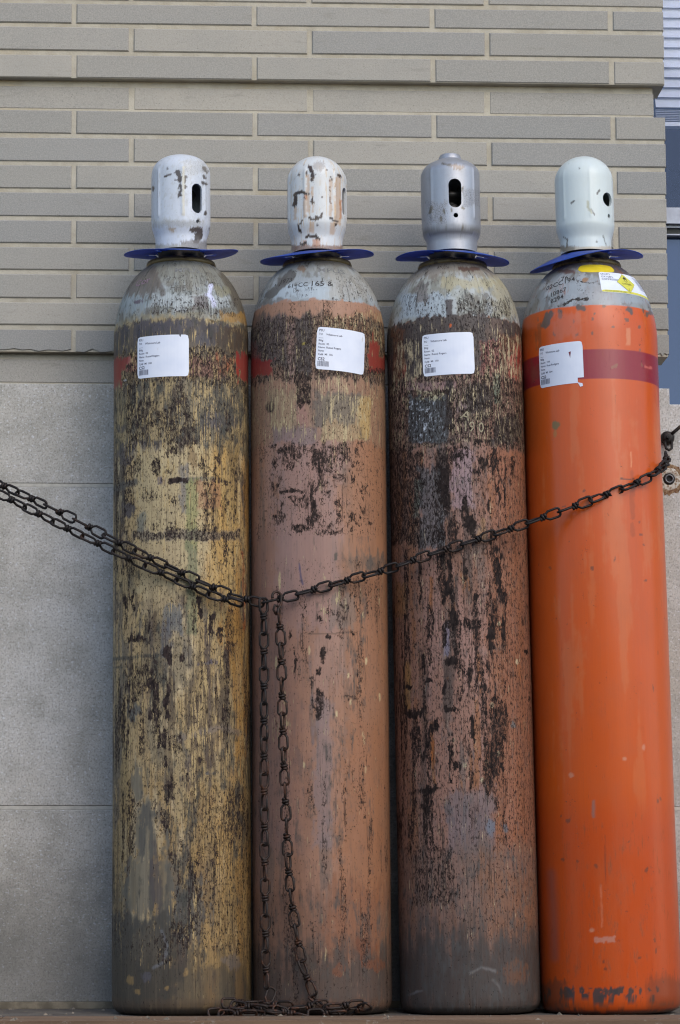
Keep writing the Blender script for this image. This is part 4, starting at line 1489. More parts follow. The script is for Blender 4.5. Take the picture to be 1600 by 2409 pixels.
    c.col(c.ell(1192, 1705, 7, 8), (104, 112, 112), .8)
    # lower part: greyed and dirty
    m = c.rect(1040, 1150, 1860, 2010, 20, 14, 20); c.col(m, (112, 104, 108), .65); c.clear(0, m * .6, .34)
    c.col(c.ell(1138, 1945, 12, 22), (104, 116, 130), .7); c.col(c.ell(1178, 1950, 8, 16), (104, 116, 128), .7)
    lo = c.rect(800, 1300, 1990, 2420, 50, 20, 30); c.col(lo, (116, 94, 82), .6); c.clear(0, lo * .8, .36); c.add(2, lo, .42)
    c.add(0, c.rect(960, 1060, 1980, 2140, 16, 10), .5)
    c.col(c.rect(1130, 1260, 2060, 2260, 30, 16, 26), (138, 94, 66), .5)
    m = c.rect(800, 1300, 2200, 2420, 90, 30, 70); c.col(m, (66, 61, 58), .88); c.clear(0, m, .3); c.clear(1, m, .24)
    c.col(c.ell(1200, 2290, 30, 24), (126, 84, 58), .5)
    c.col(c.line([(1090, 2290), (1118, 2276), (1150, 2284)], 3, 3, 5), (132, 130, 128), .55)
    c.col(c.line([(1145, 2306), (1160, 2322), (1166, 2334)], 3, 3, 5), (122, 120, 118), .5)
    c.col(c.line([(955, 2340), (985, 2328)], 2, 2, 4), (116, 116, 116), .7)
    m = c.rect(800, 1300, 2372, 2420, 4, 4); c.col(m, (48, 43, 40), .9)


def paint_orange(c):
    c.W[:, 0] = .1; c.W[:, 1] = .1; c.W[:, 2] = .18
    c.mottle((196, 84, 30), 20, 3, 601, .48, .66, .5)
    c.mottle((204, 116, 66), 40, 5, 602, .6, .72, .35)
    c.scatter(0, 61, 60, 40, .58, .72, .36)
    c.col(c.rect(1200, 1700, 1900, 2420, 120, 10), (190, 72, 18), .7)
    sh = c.rect(1100, 1700, 500, 718, 1.6, 1.0)
    c.col(sh, (144, 148, 148))
    for ch, v in ((0, .27), (1, .1), (2, .28)): c.clear(ch, sh, v)
    c.shoulder(sh, 760)
    c.col(c.rect(1100, 1700, 500, 630, 8, 8) * sh, (112, 106, 98), .8)
    m = np.maximum(c.ell(1465, 625, 70, 26, .3, 6), c.rect(1428, 1530, 600, 650, 6, 6)) * sh; c.col(m, (92, 86, 82), .95)
    c.col(c.rect(1395, 1530, 690, 716, 5, 6) * sh, (152, 160, 166), .8)
    c.col(c.rect(1300, 1400, 655, 715, 10, 8) * sh, (154, 160, 164), .7); c.add(0, c.rect(1310, 1400, 690, 716, 6) * sh, .34)
    c.col(c.rect(1305, 1338, 633, 642, 3, 3) * sh, (104, 84, 78), .9)
    c.col(c.ell(1360, 660, 7, 8) * sh, (150, 112, 78), .9)
    c.add(0, c.line([(1310, 716), (1330, 704), (1362, 704)], 4, 2, 4) * sh, .8)
    c.add(0, c.line([(1340, 660), (1368, 668), (1390, 664)], 3, 2, 4) * sh, .6)
    # scuffs below the colour break
    for pts, w in (([(1282, 738), (1274, 750), (1270, 764)], 7), ([(1302, 732), (1301, 744)], 4.5), ([(1344, 722), (1350, 725)], 6), ([(1458, 728), (1466, 732)], 6), ([(1496, 730), (1497, 733)], 2.5), ([(1506, 740), (1526, 738)], 5)):
        m = c.line(pts, w, 1.6, 5); c.col(m, (92, 82, 72), .95)
    for q in ((1455, 752, 6, 6), (1397, 721, 6, 4), (1370, 748, 4, 7), (1425, 771, 5, 3), (1488, 774, 4, 5), (1290, 788, 3, 7), (1376, 738, 3, 3), (1330, 755, 3, 8), (1322, 770, 2.5, 4), (1253, 748, 2.5, 5), (1340, 790, 4, 7), (1376, 785, 3, 8)):
        c.col(c.ell(q[0], q[1], q[2] * .8, q[3] * .8, .3, 9), (104, 80, 62), .85)
    m = c.rect(1290, 1345, 735, 800, 14, 8, 10); c.col(m, (192, 116, 92), .4)
    c.col(c.rect(1452, 1462, 772, 812, 3, 3), (214, 142, 100), .6)
    c.col(c.rect(1252, 1262, 760, 820, 4, 6), (120, 74, 44), .5)
    # red band
    rb_ = c.rect(1100, 1700, 821, 891.5, 1.6, .8); c.col(rb_, (142, 34, 44)); c.clear(1, rb_, 0)
    for q in ((1425, 863, 6, 5), (1490, 864, 4, 5), (1488, 826, 4, 4)): c.col(c.ell(*q), (138, 84, 60), .8)
    c.col(c.line([(1503, 864), (1518, 868)], 3, 1.5, 3), (206, 104, 92), .8)
    c.col(c.rect(1245, 1262, 850, 892, 5, 8), (112, 62, 50), .5)
    # body marks
    m = c.ell(1290, 999, 8, 9, .3, 4); c.col(m, (124, 100, 58)); c.col(c.ell(1290, 1020, 3.5, 7, .4, 3), (170, 110, 50), .8)
    for (ya, yb, w) in ((1112, 1150, 4), (1150, 1220, 6), (1236, 1262, 5)):
        c.col(c.line([(1465, ya), (1468, yb)], w, 2, 4), (172, 74, 22), .75)
    c.col(c.line([(1463, 1065), (1464, 1100)], 1.5, 1.2, 2), (224, 160, 110), .6)
    c.col(c.line([(1440, 1126), (1456, 1129), (1470, 1128)], 1.6, 1, 2), (74, 48, 34), .9)
    for q in ((1486, 1232, 4, 5), (1488, 1260, 8, 4), (1495, 1283, 4, 4), (1354, 1157, 4, 3), (1313, 1190, 6, 1.5), (1320, 1270, 2, 2), (1374, 1334, 5, 5), (1425, 1316, 2, 7), (1284, 1334, 4, 2.5), (1500, 1365, 5, 2), (1320, 1466, 2.5, 2.5), (1362, 1464, 3, 2),
              (1527, 1886, 4, 8), (1535, 1884, 3, 5), (1320, 1928, 5, 5), (1305, 1918, 3, 3), (1307, 2024, 5, 4), (1342, 2026, 3, 4), (1457, 1982, 4, 3), (1498, 2046, 5, 8), (1380, 2034, 4, 7), (1519, 2214, 3.5, 5), (1520, 2240, 3, 9), (1394, 2262, 3, 6), (1400, 2280, 4, 5), (1480, 2250, 5, 3), (1340, 1566, 3, 2), (1517, 1620, 2, 8), (1532, 1535, 1.6, 5)):
        c.col(c.ell(q[0], q[1], q[2] * .8, q[3] * .85, .3, 7), (96, 64, 48), .7)
    c.col(c.line([(1401, 1965), (1402, 2080)], 1.2, 1, 2), (120, 60, 40), .7)
    c.col(c.line([(1374, 1884), (1376, 1920)], 3, 2, 3), (140, 110, 100), .7)
    c.col(c.line([(1391, 2080), (1394, 2180)], 2, 1.5, 3), (214, 128, 92), .5)
    m = c.rect(1376, 1424, 2204, 2216, 3, 6); c.col(m, (196, 140, 120), .7)
    for q in ((1372, 2188, 6, 6), (1447, 1785, 5, 4), (1325, 1823, 7, 6), (1492, 1760, 4, 8)): c.col(c.ell(*q, .5, 4), (206, 142, 112), .7)
    c.col(c.line([(1286, 2050), (1292, 2150), (1294, 2250)], 7, 9, 1), (126, 86, 82), .5)  # soft reflection-like purple-grey streak painted into the orange
    c.add(2, c.rect(1280, 1580, 1900, 2330, 60, 30), .33)
    # bare foot
    k = fbm(c.U * 120, c.V * 80, 77, 4)
    m = c.rect(1270, 1530, 2322, 2362, 6, 6) * sstep(.5, .58, k); c.col(m, (70, 64, 62), .95)
    for x, y, r_ in ((1322, 2334, 13), (1420, 2332, 10), (1362, 2346, 9), (1396, 2344, 8), (1450, 2348, 8)): c.col(c.ell(x, y, r_, r_, .3, 9), (66, 62, 62), .95)
    m = c.rect(1100, 1320, 2310, 2420, 10, 8, 8); c.col(m, (78, 58, 44), .6)
    m = c.rect(1500, 1700, 2300, 2420, 20, 10, 8); c.col(m, (84, 54, 38), .5)
    m = c.rect(1100, 1700, 2358, 2366, 3, 4); c.col(m, (96, 66, 48), .6)
    m = c.rect(1100, 1700, 2378, 2420, 5, 6); c.col(m, (66, 44, 34), .85)


def cap_white(c):
    c.W[:, 0] = .29; c.W[:, 1] = .0; c.W[:, 2] = .22
    c.scatter(0, 811, 120, 90, .58, .7, .39)
    c.mottle((176, 176, 172), 90, 50, 812, .6, .72, .5)
    for pts, w in (([(418, 405), (424, 412), (424, 424)], 7), ([(414, 425), (422, 426)], 4), ([(425, 436), (427, 448), (425, 460)], 5), ([(390, 416), (402, 411)], 3), ([(439, 415), (438, 426)], 3.5), ([(438, 437), (438, 442)], 3),
                   ([(480, 411), (482, 418)], 3.5), ([(478, 430), (484, 432)], 3.5), ([(482, 498), (483, 504)], 3.5), ([(480, 394), (488, 404)], 4), ([(455, 541), (472, 541), (470, 556), (462, 568)], 8), ([(463, 552), (466, 568)], 6), ([(467, 517), (472, 522)], 3), ([(395, 395), (396, 395)], 3), ([(361, 440), (361, 448)], 3), ([(493, 536), (493, 543)], 2.5)):
        m = c.line(pts, w * .8, 1.0, 4); c.col(m, (76, 68, 64))
    m = c.rect(432, 490, 376, 410, 8, 6); c.add(0, m, .39); c.col(m, (182, 178, 168), .3)
    m = c.rect(360, 480, 518, 534, 5, 6); c.col(m, (170, 166, 152), .4); c.add(0, m, .37)
    m = c.ell(406, 541, 8, 6); c.col(m, (156, 128, 84), .7)
    m = c.rect(426, 500, 566, 592, 6, 6); c.col(m, (120, 114, 108), .8); c.add(0, m, .37)
    m = c.rect(360, 430, 576, 592, 4, 5); c.col(m, (150, 142, 126), .7); c.add(0, m, .36)
    c.col(c.rect(430, 436, 392, 508, 1.5, 1), (202, 194, 168), .6)


def cap_rusty(c):
    c.W[:, 0] = .29; c.W[:, 1] = .08; c.W[:, 2] = .2
    c.scatter(0, 801, 120, 90, .56, .7, .4)
    c.mottle((196, 158, 98), 130, 8, 802, .6, .72, .5)
    for x0, x1, y0, y1 in ((719, 727, 410, 500), (731, 736, 440, 500), (772, 779, 420, 510), (786, 800, 415, 530), (689, 697, 486, 518), (725, 738, 522, 548), (774, 786, 523, 552), (711, 718, 470, 510)):
        c.col(c.rect(x0, x1, y0, y1, 3, 3), (180, 130, 66), .5)
    for x0, x1, y0, y1 in ((734, 751, 562, 580), (712, 720, 566, 578), (712, 722, 458, 470), (797, 803, 470, 515)):
        c.col(c.rect(x0, x1, y0, y1, 3, 3), (176, 104, 40), .65)
    c.col(c.ell(748, 391, 14, 11), (150, 142, 138), .6)
    for pts, w in (([(727, 393), (731, 400), (736, 412), (733, 421)], 5), ([(719, 403), (721, 408)], 3), ([(696, 455), (710, 450), (718, 455)], 4.5), ([(694, 460), (693, 475), (690, 484)], 5.5), ([(712, 465), (715, 468)], 2), ([(734, 466), (733, 478)], 3.5), ([(727, 512), (738, 517), (752, 510), (754, 504)], 4.5),
                   ([(776, 514), (784, 520), (791, 520)], 4), ([(788, 527), (787, 531)], 3), ([(701, 531), (704, 540), (706, 546)], 3), ([(706, 525), (711, 517)], 2.5), ([(720, 557), (728, 557)], 4.5), ([(736, 555), (747, 560)], 5), ([(794, 410), (801, 417)], 3), ([(777, 415), (778, 422)], 2.2), ([(773, 447), (774, 449)], 2.5), ([(755, 463), (757, 465)], 2.4), ([(776, 478), (777, 479)], 2),
                   ([(744, 529), (745, 531)], 2), ([(726, 454), (727, 456)], 2.4), ([(709, 574), (719, 572)], 4.5), ([(701, 410), (702, 412)], 2), ([(714, 388), (716, 389)], 1.5), ([(767, 400), (768, 400)], 2)):
        m = c.line(pts, w * .82, .9, 4); c.col(m, (54, 40, 34))
    m = c.rect(670, 820, 577, 592, 3, 4); c.col(m, (120, 76, 48), .75); c.add(0, m, .38)
    for y in (425, 440, 465, 470, 475): c.col(c.ell(774, y, 2, 2.5, .5, 2), (90, 58, 40), .8)


def cap_silver(c):
    c.W[:, 0] = .30; c.W[:, 1] = .16; c.W[:, 2] = .22
    m = c.rect(1000, 1050, 470, 530, 10, 8); c.add(0, m, .47)
    m = c.rect(1080, 1130, 440, 490, 10, 8); c.add(0, m, .44)
    for pts, w in (([(1013, 488), (1008, 500)], 3), ([(1039, 493), (1042, 501)], 2.4), ([(1056, 492), (1057, 496)], 2), ([(1032, 510), (1033, 518)], 2.4), ([(1083, 489), (1086, 492)], 2.6), ([(1036, 384), (1052, 388)], 2.4), ([(1078, 530), (1084, 540)], 2), ([(1080, 452), (1085, 440)], 2)):
        c.col(c.line(pts, w, 1.2, 3), (116, 110, 98), .9)
    c.col(c.rect(990, 1130, 538, 552, 4, 4), (110, 104, 90), .55)
    m = c.ell(1072, 394, 14, 7); c.col(m, (132, 116, 100), .7)


def cap_gloss(c):
    c.W[:, 0] = .2; c.W[:, 1] = .1; c.W[:, 2] = .14
    for pts, w in (([(1397, 455), (1402, 448)], 2.4), ([(1382, 492), (1390, 505)], 1.8), ([(1338, 478), (1343, 473)], 1.8), ([(1323, 558), (1331, 565), (1329, 582)], 1.5), ([(1412, 555), (1418, 570), (1420, 578)], 1.2), ([(1394, 568), (1396, 568)], 1.8), ([(1354, 395), (1355, 396)], 1.6)):
        c.col(c.line(pts, w, .9, 2), (84, 80, 74), .9)
    c.col(c.line([(1374, 474), (1374, 488), (1382, 500)], 2.4, 1.5, 2), (172, 168, 140), .8)
    c.col(c.rect(1300, 1450, 580, 592, 3, 3), (176, 150, 110), .6)
    m = c.rect(1310, 1345, 578, 592, 3, 4); c.col(m, (96, 84, 66), .6)


LINES = lambda lab, room, name, num: [(0, .0075, 'PSU', .0052), (0, .0138, 'TO', .0044), (.0125, .0142, lab, .0046), (0, .0248, 'Bldg', .0044), (0, .0308, 'Room  ' + room, .0044),
                                      (0, .0368, 'Name  ' + name, .0044), (0, .0428, 'Note', .0044), (0, .0490, 'Cyl#  MI  ' + num, .0044)]
SPEC = [
    dict(paint=paint_tan, base=(187, 160, 114), label='gas cylinder with scratched tan paint and chipped white cap, next to the bare stone wall',
         cap=('flat', [4, -48, 55, 110, 160, 210, 260], .0016, [(34, .088, .0105, .0265), (35, .047, .003, .003), (214, .088, .0105, .0265)], cap_white, (198, 203, 211)),
         st=(383, 836, .094, .0725, 0.0, LINES('Whitmore Lab', '02', 'Russel Rogers', '100'), None), col=(14, -6, -15, -2)),
    dict(paint=paint_brown, base=(164, 122, 98), label='gas cylinder with brown paint and rust-streaked white cap, black stamped numbers on grey shoulder',
         cap=('round', [-25, 38, 88, 138, 188, 238, 288], .0016, [(71, .09, .0105, .0265), (251, .09, .0105, .0265)], cap_rusty, (204, 206, 206)),
         st=(800, 822, .091, .074, R(-3.4), LINES('Whitmore Lab', '02', 'Russel Rogers', '106'), None), col=(15, -5, -14, 11)),
    dict(paint=paint_pink, base=(152, 113, 96), label='gas cylinder with dark-chipped pinkish paint and silver cap topped by a knob',
         cap=('button', [-46, 48, 100, 150, 210, 260], .0012, [(3.5, .098, .0115, .0262), (4, .058, .0042, .0042), (183, .098, .0115, .0262)], cap_silver, (166, 168, 174)),
         st=(1040, 831, .091, .073, R(1.0), LINES('Whitmore Lab', '02', 'Russel Rogers', '110'), None), col=(14, 15, -14, 2)),
    dict(paint=paint_orange, base=(202, 84, 12), label='glossy orange gas cylinder with dark red band and oxygen sticker on its shoulder',
         cap=('round', [-52, 4, 60, 115, 170, 230], .0008, [(45, .091, .0125, .0125), (47, .061, .0038, .0038), (225, .091, .0125, .0125)], cap_gloss, (202, 210, 208)),
         st=(1297, 850, .086, .073, R(0.6), LINES('Whitmore Lab', '104', 'Russ Rodgers', '204'), 'tear'), col=(16, 0, -12, 28)),
]
CY = []
for i, sp in enumerate(SPEC):
    RB = RBS[i]
    cy = Cyl(i); CY.append(cy)
    root = empty('gas_cylinder', cy.base)
    root.rotation_mode = 'QUATERNION'; root.rotation_quaternion = cy.q
    tag(root, sp['label'], 'gas cylinder', 'gas cylinders chained upright against the wall')
    cy.root = root
    build_body(cy, sp['paint'], sp['base'], M_BODY[i], root)
    cy.seg_sh = float(np.interp(cy.h_sh, [p[1] for p in cy.prof[10:]], cy.seg[10:]))
    st_, ribs, amp, holes, pt, base = sp['cap']
    build_cap(cy, st_, ribs, amp, holes, pt, base, M_CAP[i], root)
    collar(cy, root, *sp['col'])
    a = sp['st']
    add_sticker(cy, root, a[0], a[1], a[2], a[3], a[4], a[5], a[6], 'corner' if i == 3 else None)


def stamp(cy, txt, x, y, size, mat, tilt=0.0, sx=1.0, name='stamped_lettering'):
    T = Flat(); T.text(txt, 0, 0, size * 1.2, sx, .006)
    return T.to(cy, name, mat, cy.root, th_at(cy, x, y), s_at(cy, y), tilt, .0004)


M_FAINT = plain('faint_stamp', (116, 116, 114), .8, 0, .3, 200)
c2 = CY[1]
stamp(c2, '1973', 653, 661, .0115, M_PAINTED, R(4))
stamp(c2, '61+CC', 672, 674, .0105, M_PAINTED, R(2))
stamp(c2, '165 &', 724, 672, .0125, M_PAINTED, R(-1), 1.15)
stamp(c2, 'MPUS', 742, 640, .0135, M_FAINT, R(-2), 1.3)
stamp(CY[0], 'MPUS', 412, 640, .013, M_FAINT, 0, 1.2)
stamp(CY[0], 'HHE', 402, 682, .013, plain('scribed', (92, 90, 86), .8, 0, .3, 300), R(-3), .9)
stamp(CY[0], 'Cor', 318, 664, .016, plain('purple_crayon', (132, 108, 122), .9, 0, .3, 300), R(8), 1.1)
for txt, x, y, sz, t in (('76', 1305, 655, .0115, 12), ('02CC194', 1272, 671, .0120, 12), ('10867', 1279, 689, .0105, 14), ('8294', 1280, 705, .0105, 16)):
    stamp(CY[3], txt, x, y, sz, M_PAINTED, R(t), 1.05)
M_CHALK = plain('worn_yellow_chalk', (146, 136, 112), .9, 0, .35, 250)
stamp(CY[2], 'A', 1068, 983, .019, M_CHALK, R(-20), 1.1)
stamp(CY[2], '19 0', 1074, 1014, .021, M_CHALK, R(-3), .85)

# oxygen sticker and yellow strip on the orange cylinder's shoulder
c4 = CY[3]
y0_, y1_ = s_at(c4, 687), s_at(c4, 640)
tx = th_at(c4, 1394, 662)
_, rq = surf(c4, 0, (y0_ + y1_) / 2)
OW, OH = (R(83) - tx) * rq, y1_ - y0_
sm_ = (y0_ + y1_) / 2
F = Flat(); F.grid(0, OW, -OH / 2, OH / 2, 22, 8, .0012)
ox = F.to(c4, 'sticker', M_PAPER, c4.root, tx, sm_, 0, .00035)
tag(ox, 'white oxygen hazard sticker with yellow diamond')
F = Flat(); F.grid(.001, OW - .001, -OH / 2 + .0006, -OH / 2 + .0052, 20, 2, .0005); F.to(c4, 'yellow_strip', M_DIAMOND, None, tx, sm_, 0, .0005, ox)
T = Flat()
T.text('UN1072', .0035, OH / 2 - .0075, .0058, .95); T.text('OXYGEN,', .0035, OH / 2 - .0138, .0058, .95); T.text('COMPRESSED', .0035, OH / 2 - .0200, .0058, .95)
T.to(c4, 'lettering', M_INK, None, tx, sm_, 0, .0006, ox)
T = Flat()
T.text('DO NOT REMOVE THIS LABEL', .006, -OH / 2 + .0015, .0032, .9)
rr = random.Random(2)
for q in range(13):
    yy = OH / 2 - .0055 - q * .0021
    xx = OW * .60 + q * .0006
    while xx < OW - .006:
        w_ = rr.uniform(.002, .006); T.rect(xx, xx + w_, yy, yy + .0006); xx += w_ + .001
T.to(c4, 'small_print', M_INK, None, tx, sm_, 0, .00065, ox)
dx_ = th_at(c4, 1461, 664)
D = .0215
F = Flat(); F.poly([(0, -D), (D, 0), (0, D), (-D, 0)])


def fine_poly(pts, n=6):
    out = []
    for a, b in zip(pts, pts[1:] + pts[:1]):
        out += [(a[0] + (b[0] - a[0]) * k / n, a[1] + (b[1] - a[1]) * k / n) for k in range(n)]
    return out


def diamond(d):
    F = Flat(); n = 10
    for i in range(n + 1):
        for j in range(n + 1):
            u, v = i / n, j / n
            F.v.append(((u - v) * d, (u + v - 1) * d))
    for i in range(n):
        for j in range(n):
            a = i * (n + 1) + j
            F.f.append((a, a + n + 1, a + n + 2, a + 1))
    return F


sd = sm_ + .0005
diamond(D).to(c4, 'diamond_border', plain('grey_border', (150, 150, 120), .6), None, dx_, sd, 0, .0007, ox)
diamond(D * .95).to(c4, 'hazard_diamond', M_DIAMOND, None, dx_, sd, 0, .0009, ox)
T = Flat()
T.text('OXYGEN', -.0108, -.0048, .0049, 1.0); T.text('2', -.0013, -.0165, .0055, 1.0); T.rect(-.009, .009, .0008, .0013)
ring = [(.0037 * math.cos(a), .0047 + .0036 * math.sin(a)) for a in np.linspace(0, 2 * math.pi, 20, endpoint=False)]
rin = [(.0027 * math.cos(a), .0047 + .0026 * math.sin(a)) for a in np.linspace(0, 2 * math.pi, 20, endpoint=False)]
for k in range(20): T.poly([ring[k], ring[(k + 1) % 20], rin[(k + 1) % 20], rin[k]])
T.poly([(p_[0] * .8, p_[1] * .8) for p_ in [(-.005, .0085), (-.0058, .012), (-.0038, .0145), (-.0030, .0125), (-.001, .0192), (.001, .0148), (.0022, .0165), (.005, .012), (.0048, .0085), (.003, .0112), (.0008, .0098), (-.0012, .0118), (-.003, .0105)]])
T.to(c4, 'lettering', M_BLACK, None, dx_, sd, 0, .0011, ox)
# hand-cut yellow strip
F = Flat()
yw, yh = (th_at(c4, 1432, 631) - th_at(c4, 1348, 631)) * surf(c4, 0, s_at(c4, 631))[1], s_at(c4, 622.5) - s_at(c4, 640)
pts = []
rr = random.Random(8)
for k in range(40):
    a = 2 * math.pi * k / 40
    ca, sa = math.cos(a), math.sin(a)
    pts.append((yw / 2 * math.copysign(abs(ca) ** .55, ca) * rr.uniform(.975, 1.02), yh / 2 * math.copysign(abs(sa) ** .7, sa) * rr.uniform(.95, 1.04)))
n0 = len(F.v); F.v.append((0, 0)); F.v += [(a * .5, b * .5) for a, b in pts] + pts
for k in range(40):
    k2 = (k + 1) % 40
    F.f += [(0, 1 + k, 1 + k2), (1 + k, 41 + k, 41 + k2, 1 + k2)]
F.to(c4, 'yellow_patch', M_YELLOW, c4.root, th_at(c4, 1390, 631), s_at(c4, 631), 0, .0004)

# ------------------------------------------------------------------ chains


def link_mesh(mat, name='link', L=.0312, hw=.0077, wr=.0022):
    G = Geo()

    def loop(sign, plane):
        pts = []
        a0, a1 = .0045, L
        n = 7
        q = []
        for k in range(n):
            t = -math.pi / 2 + math.pi * k / (n - 1)
            q.append((a1 - hw * .75 + hw * .75 * math.copysign(abs(math.cos(t)) ** .8, math.cos(t)), hw * math.copysign(abs(math.sin(t)) ** .7, math.sin(t))))
        q.append((a0 + .006, hw * .95)); 
        q.append((a0, hw * .35)); q.append((a0, -hw * .35)); q.append((a0 + .006, -hw * .95))
        for x, y in q:
            pts.append((sign * x, 0, y) if plane == 'z' else (sign * x, y, 0))
        G.tube(pts, wr, 6, True)
    loop(1, 'z'); loop(-1, 'y')
    kn = []
    for k in range(15):
        t = 2 * math.pi * k / 7
        kn.append((-.0048 + .0096 * k / 14, .0046 * math.cos(t), .0046 * math.sin(t)))
    G.tube(kn, wr * 1.08, 6)
    me = bpy.data.meshes.new(name)
    me.from_pydata(G.v, [], G.f)
    me.materials.append(mat)
    me.polygons.foreach_set('use_smooth', [True] * len(me.polygons))
    return me


LM, LM2 = link_mesh(M_CHAIN), link_mesh(M_CHAIN2)
PITCH_ = .0585


def resample(pts, step, start=0.0):
    P = [Vector(p) for p in pts]
    d = [0]
    for a, b in zip(P[:-1], P[1:]): d.append(d[-1] + (b - a).length)
    out, tn = [], []
    s = start

    def ev(s):
        s = max(0, min(d[-1], s))
        for k in range(len(P) - 1):
            if s <= d[k + 1]:
                t = (s - d[k]) / max(d[k + 1] - d[k], 1e-9)
                return P[k].lerp(P[k + 1], t)
        return P[-1]
    while s < d[-1] - .012:
        out.append(ev(s)); tn.append((ev(s + .026) - ev(s - .026)).normalized()); s += step
    return out, tn


def smooth(pts, it=2):
    P = [Vector(p) for p in pts]
    for _ in range(it):
        Q = [P[0]]
        for a, b in zip(P[:-1], P[1:]): Q += [a.lerp(b, .25), a.lerp(b, .75)]
        P = Q + [P[-1]]
    return P


def lay_chain(root, pts, mesh, seed, roll=0.0, jit=.35, step=PITCH_, start=.02, up=(0, -1, 0), meshes=None, alt=0.0):
    rr = random.Random(seed)
    P, T = resample(smooth(pts), step, start)
    inv = root.matrix_basis.inverted()
    for k, (p, t) in enumerate(zip(P, T)):
        y = Vector(up); y = (y - t * y.dot(t))
        if y.length < .1: y = t.orthogonal()
        y.normalize(); z = t.cross(y)
        M = Matrix((t, y, z)).transposed().to_4x4()
        M = Matrix.Translation(p) @ M @ Matrix.Rotation(roll + rr.uniform(-jit, jit), 4, 'X')
        o = share_obj('link', (meshes(k, len(P)) if meshes else mesh), root)
        o.matrix_basis = inv @ M
    return P


def front(px, py, lift=.0):
    """point just proud of the row of cylinders, bridged flat between their fronts"""
    z = 1.0 - py / 2400.0
    yb = YB + (YT - YB) * max(0, min(1, (2391 - py) / 1900)) - RB - .0075 - lift
    return Vector(at(px, py, yb))


def on_side(cy, px, py, lift=.008):
    """point resting on the round flank of one cylinder"""
    inv = cy.M.inverted()
    lo, hi = YB - .2, YB
    for _ in range(40):
        m = (lo + hi) / 2
        p = inv @ Vector(at(px, py, m))
        if math.hypot(p.x, p.y) > RBS[cy.i] + lift: lo = m
        else: hi = m
    return Vector(at(px, py, lo))


# 1: the strand that runs from the left wall right across to the anchor on the right
up_px = [(150, 1212), (255, 1264), (340, 1306), (410, 1338), (480, 1372), (550, 1402), (612, 1418), (655, 1410), (715, 1393), (780, 1376), (850, 1356), (925, 1336), (985, 1313), (1075, 1284), (1185, 1250), (1290, 1213), (1360, 1188), (1430, 1163)]
P1 = [Vector((-1.32, -.012, 1.155)), Vector(at(-330, 985, -.10)), Vector(at(-120, 1085, -.18)), Vector(at(20, 1148, -.225)), Vector(at(150, 1208, -.265))] + [front(*q) for q in up_px[1:-1]]
P1 += [on_side(CY[3], 1492, 1139, .009), on_side(CY[3], 1524, 1124, .010), on_side(CY[3], 1544, 1110, .011), on_side(CY[3], 1556, 1099, .012)]
P1 += [Vector(at(1566, 1090, -.11)), Vector(at(1568, 1076, -.06)), Vector(at(1569, 1062, -.03)), Vector(at(1569, 1048, -.016))]
ch1 = empty('chain', P1[0])
tag(ch1, 'long dark chain slung from left across all four cylinders to the right wall anchor', 'chain', 'chains holding the cylinders')
lay_chain(ch1, P1, LM, 1, R(28), .4, start=.012)
# 2: the second strand, lower, which ends in a tail hanging at the brown cylinder's left edge
lo_px = [(255, 1290), (330, 1326), (400, 1356), (470, 1388), (540, 1414), (604, 1426)]
P2 = [Vector((-1.32, -.012, 1.13)), Vector(at(-330, 1005, -.112)), Vector(at(-120, 1105, -.192)), Vector(at(20, 1172, -.237)), Vector(at(140, 1234, -.272))] + [front(x, y, .003) for x, y in lo_px]
yh = front(620, 1430).y - .004
P2b = [Vector(at(619, 1414, yh)), Vector(at(621, 1452, yh)), Vector(at(621, 1600, yh - .001)), Vector(at(622, 1900, yh - .001)), Vector(at(625, 2200, yh - .002)), Vector(at(627, 2340, yh - .004)),
       Vector((at(627, 2380, -.3)[0], -.306, .010)), Vector((at(600, 2385, -.31)[0], -.312, .007)), Vector((at(545, 2385, -.31)[0], -.318, .007)), Vector((at(505, 2385, -.3)[0], -.304, .008)), Vector((at(520, 2385, -.3)[0], -.292, .009)), Vector((at(575, 2385, -.3)[0], -.296, .012)), Vector((at(650, 2385, -.3)[0], -.3, .014)), Vector((at(690, 2385, -.3)[0], -.314, .008)), Vector((at(640, 2385, -.3)[0], -.322, .012)), Vector((at(580, 2385, -.3)[0], -.31, .019)), Vector((at(530, 2385, -.3)[0], -.3, .021)), Vector((at(560, 2385, -.3)[0], -.286, .024)), Vector((at(610, 2385, -.3)[0], -.29, .02)), Vector((at(665, 2385, -.3)[0], -.305, .021))]
ch2 = empty('chain', P2[0])
tag(ch2, 'dark chain doubled under the long one at left, tail hanging straight down beside tan cylinder', 'chain', 'chains holding the cylinders')
lay_chain(ch2, P2, LM, 2, R(62), .4, start=.03)
lay_chain(ch2, P2b, LM, 12, R(62), .4, start=.026, meshes=lambda k, n: LM2 if k > n - 16 else LM)
# 3: the rusty chain hooked on at the junction and hanging down the brown cylinder
P3 = [Vector(at(655, 1432, yh - .002)), Vector(at(661, 1500, yh)), Vector(at(665, 1700, yh)), Vector(at(672, 1900, yh - .001)), Vector(at(680, 2070, yh - .001)), Vector(at(696, 2190, yh - .002)), Vector(at(716, 2290, yh - .004)), Vector(at(752, 2360, yh - .010)),
      Vector((at(775, 2385, -.3)[0], -.312, .008)), Vector((at(815, 2385, -.3)[0], -.308, .008)), Vector((at(848, 2380, -.3)[0], -.302, .014)), Vector((at(828, 2380, -.3)[0], -.316, .012)), Vector((at(770, 2385, -.3)[0], -.322, .007)), Vector((at(700, 2385, -.3)[0], -.316, .007)), Vector((at(660, 2385, -.3)[0], -.326, .007)), Vector((at(690, 2385, -.3)[0], -.312, .016)), Vector((at(745, 2385, -.3)[0], -.31, .02)), Vector((at(800, 2385, -.3)[0], -.318, .019)), Vector((at(850, 2385, -.3)[0], -.305, .022))]
ch3 = empty('chain', P3[0])
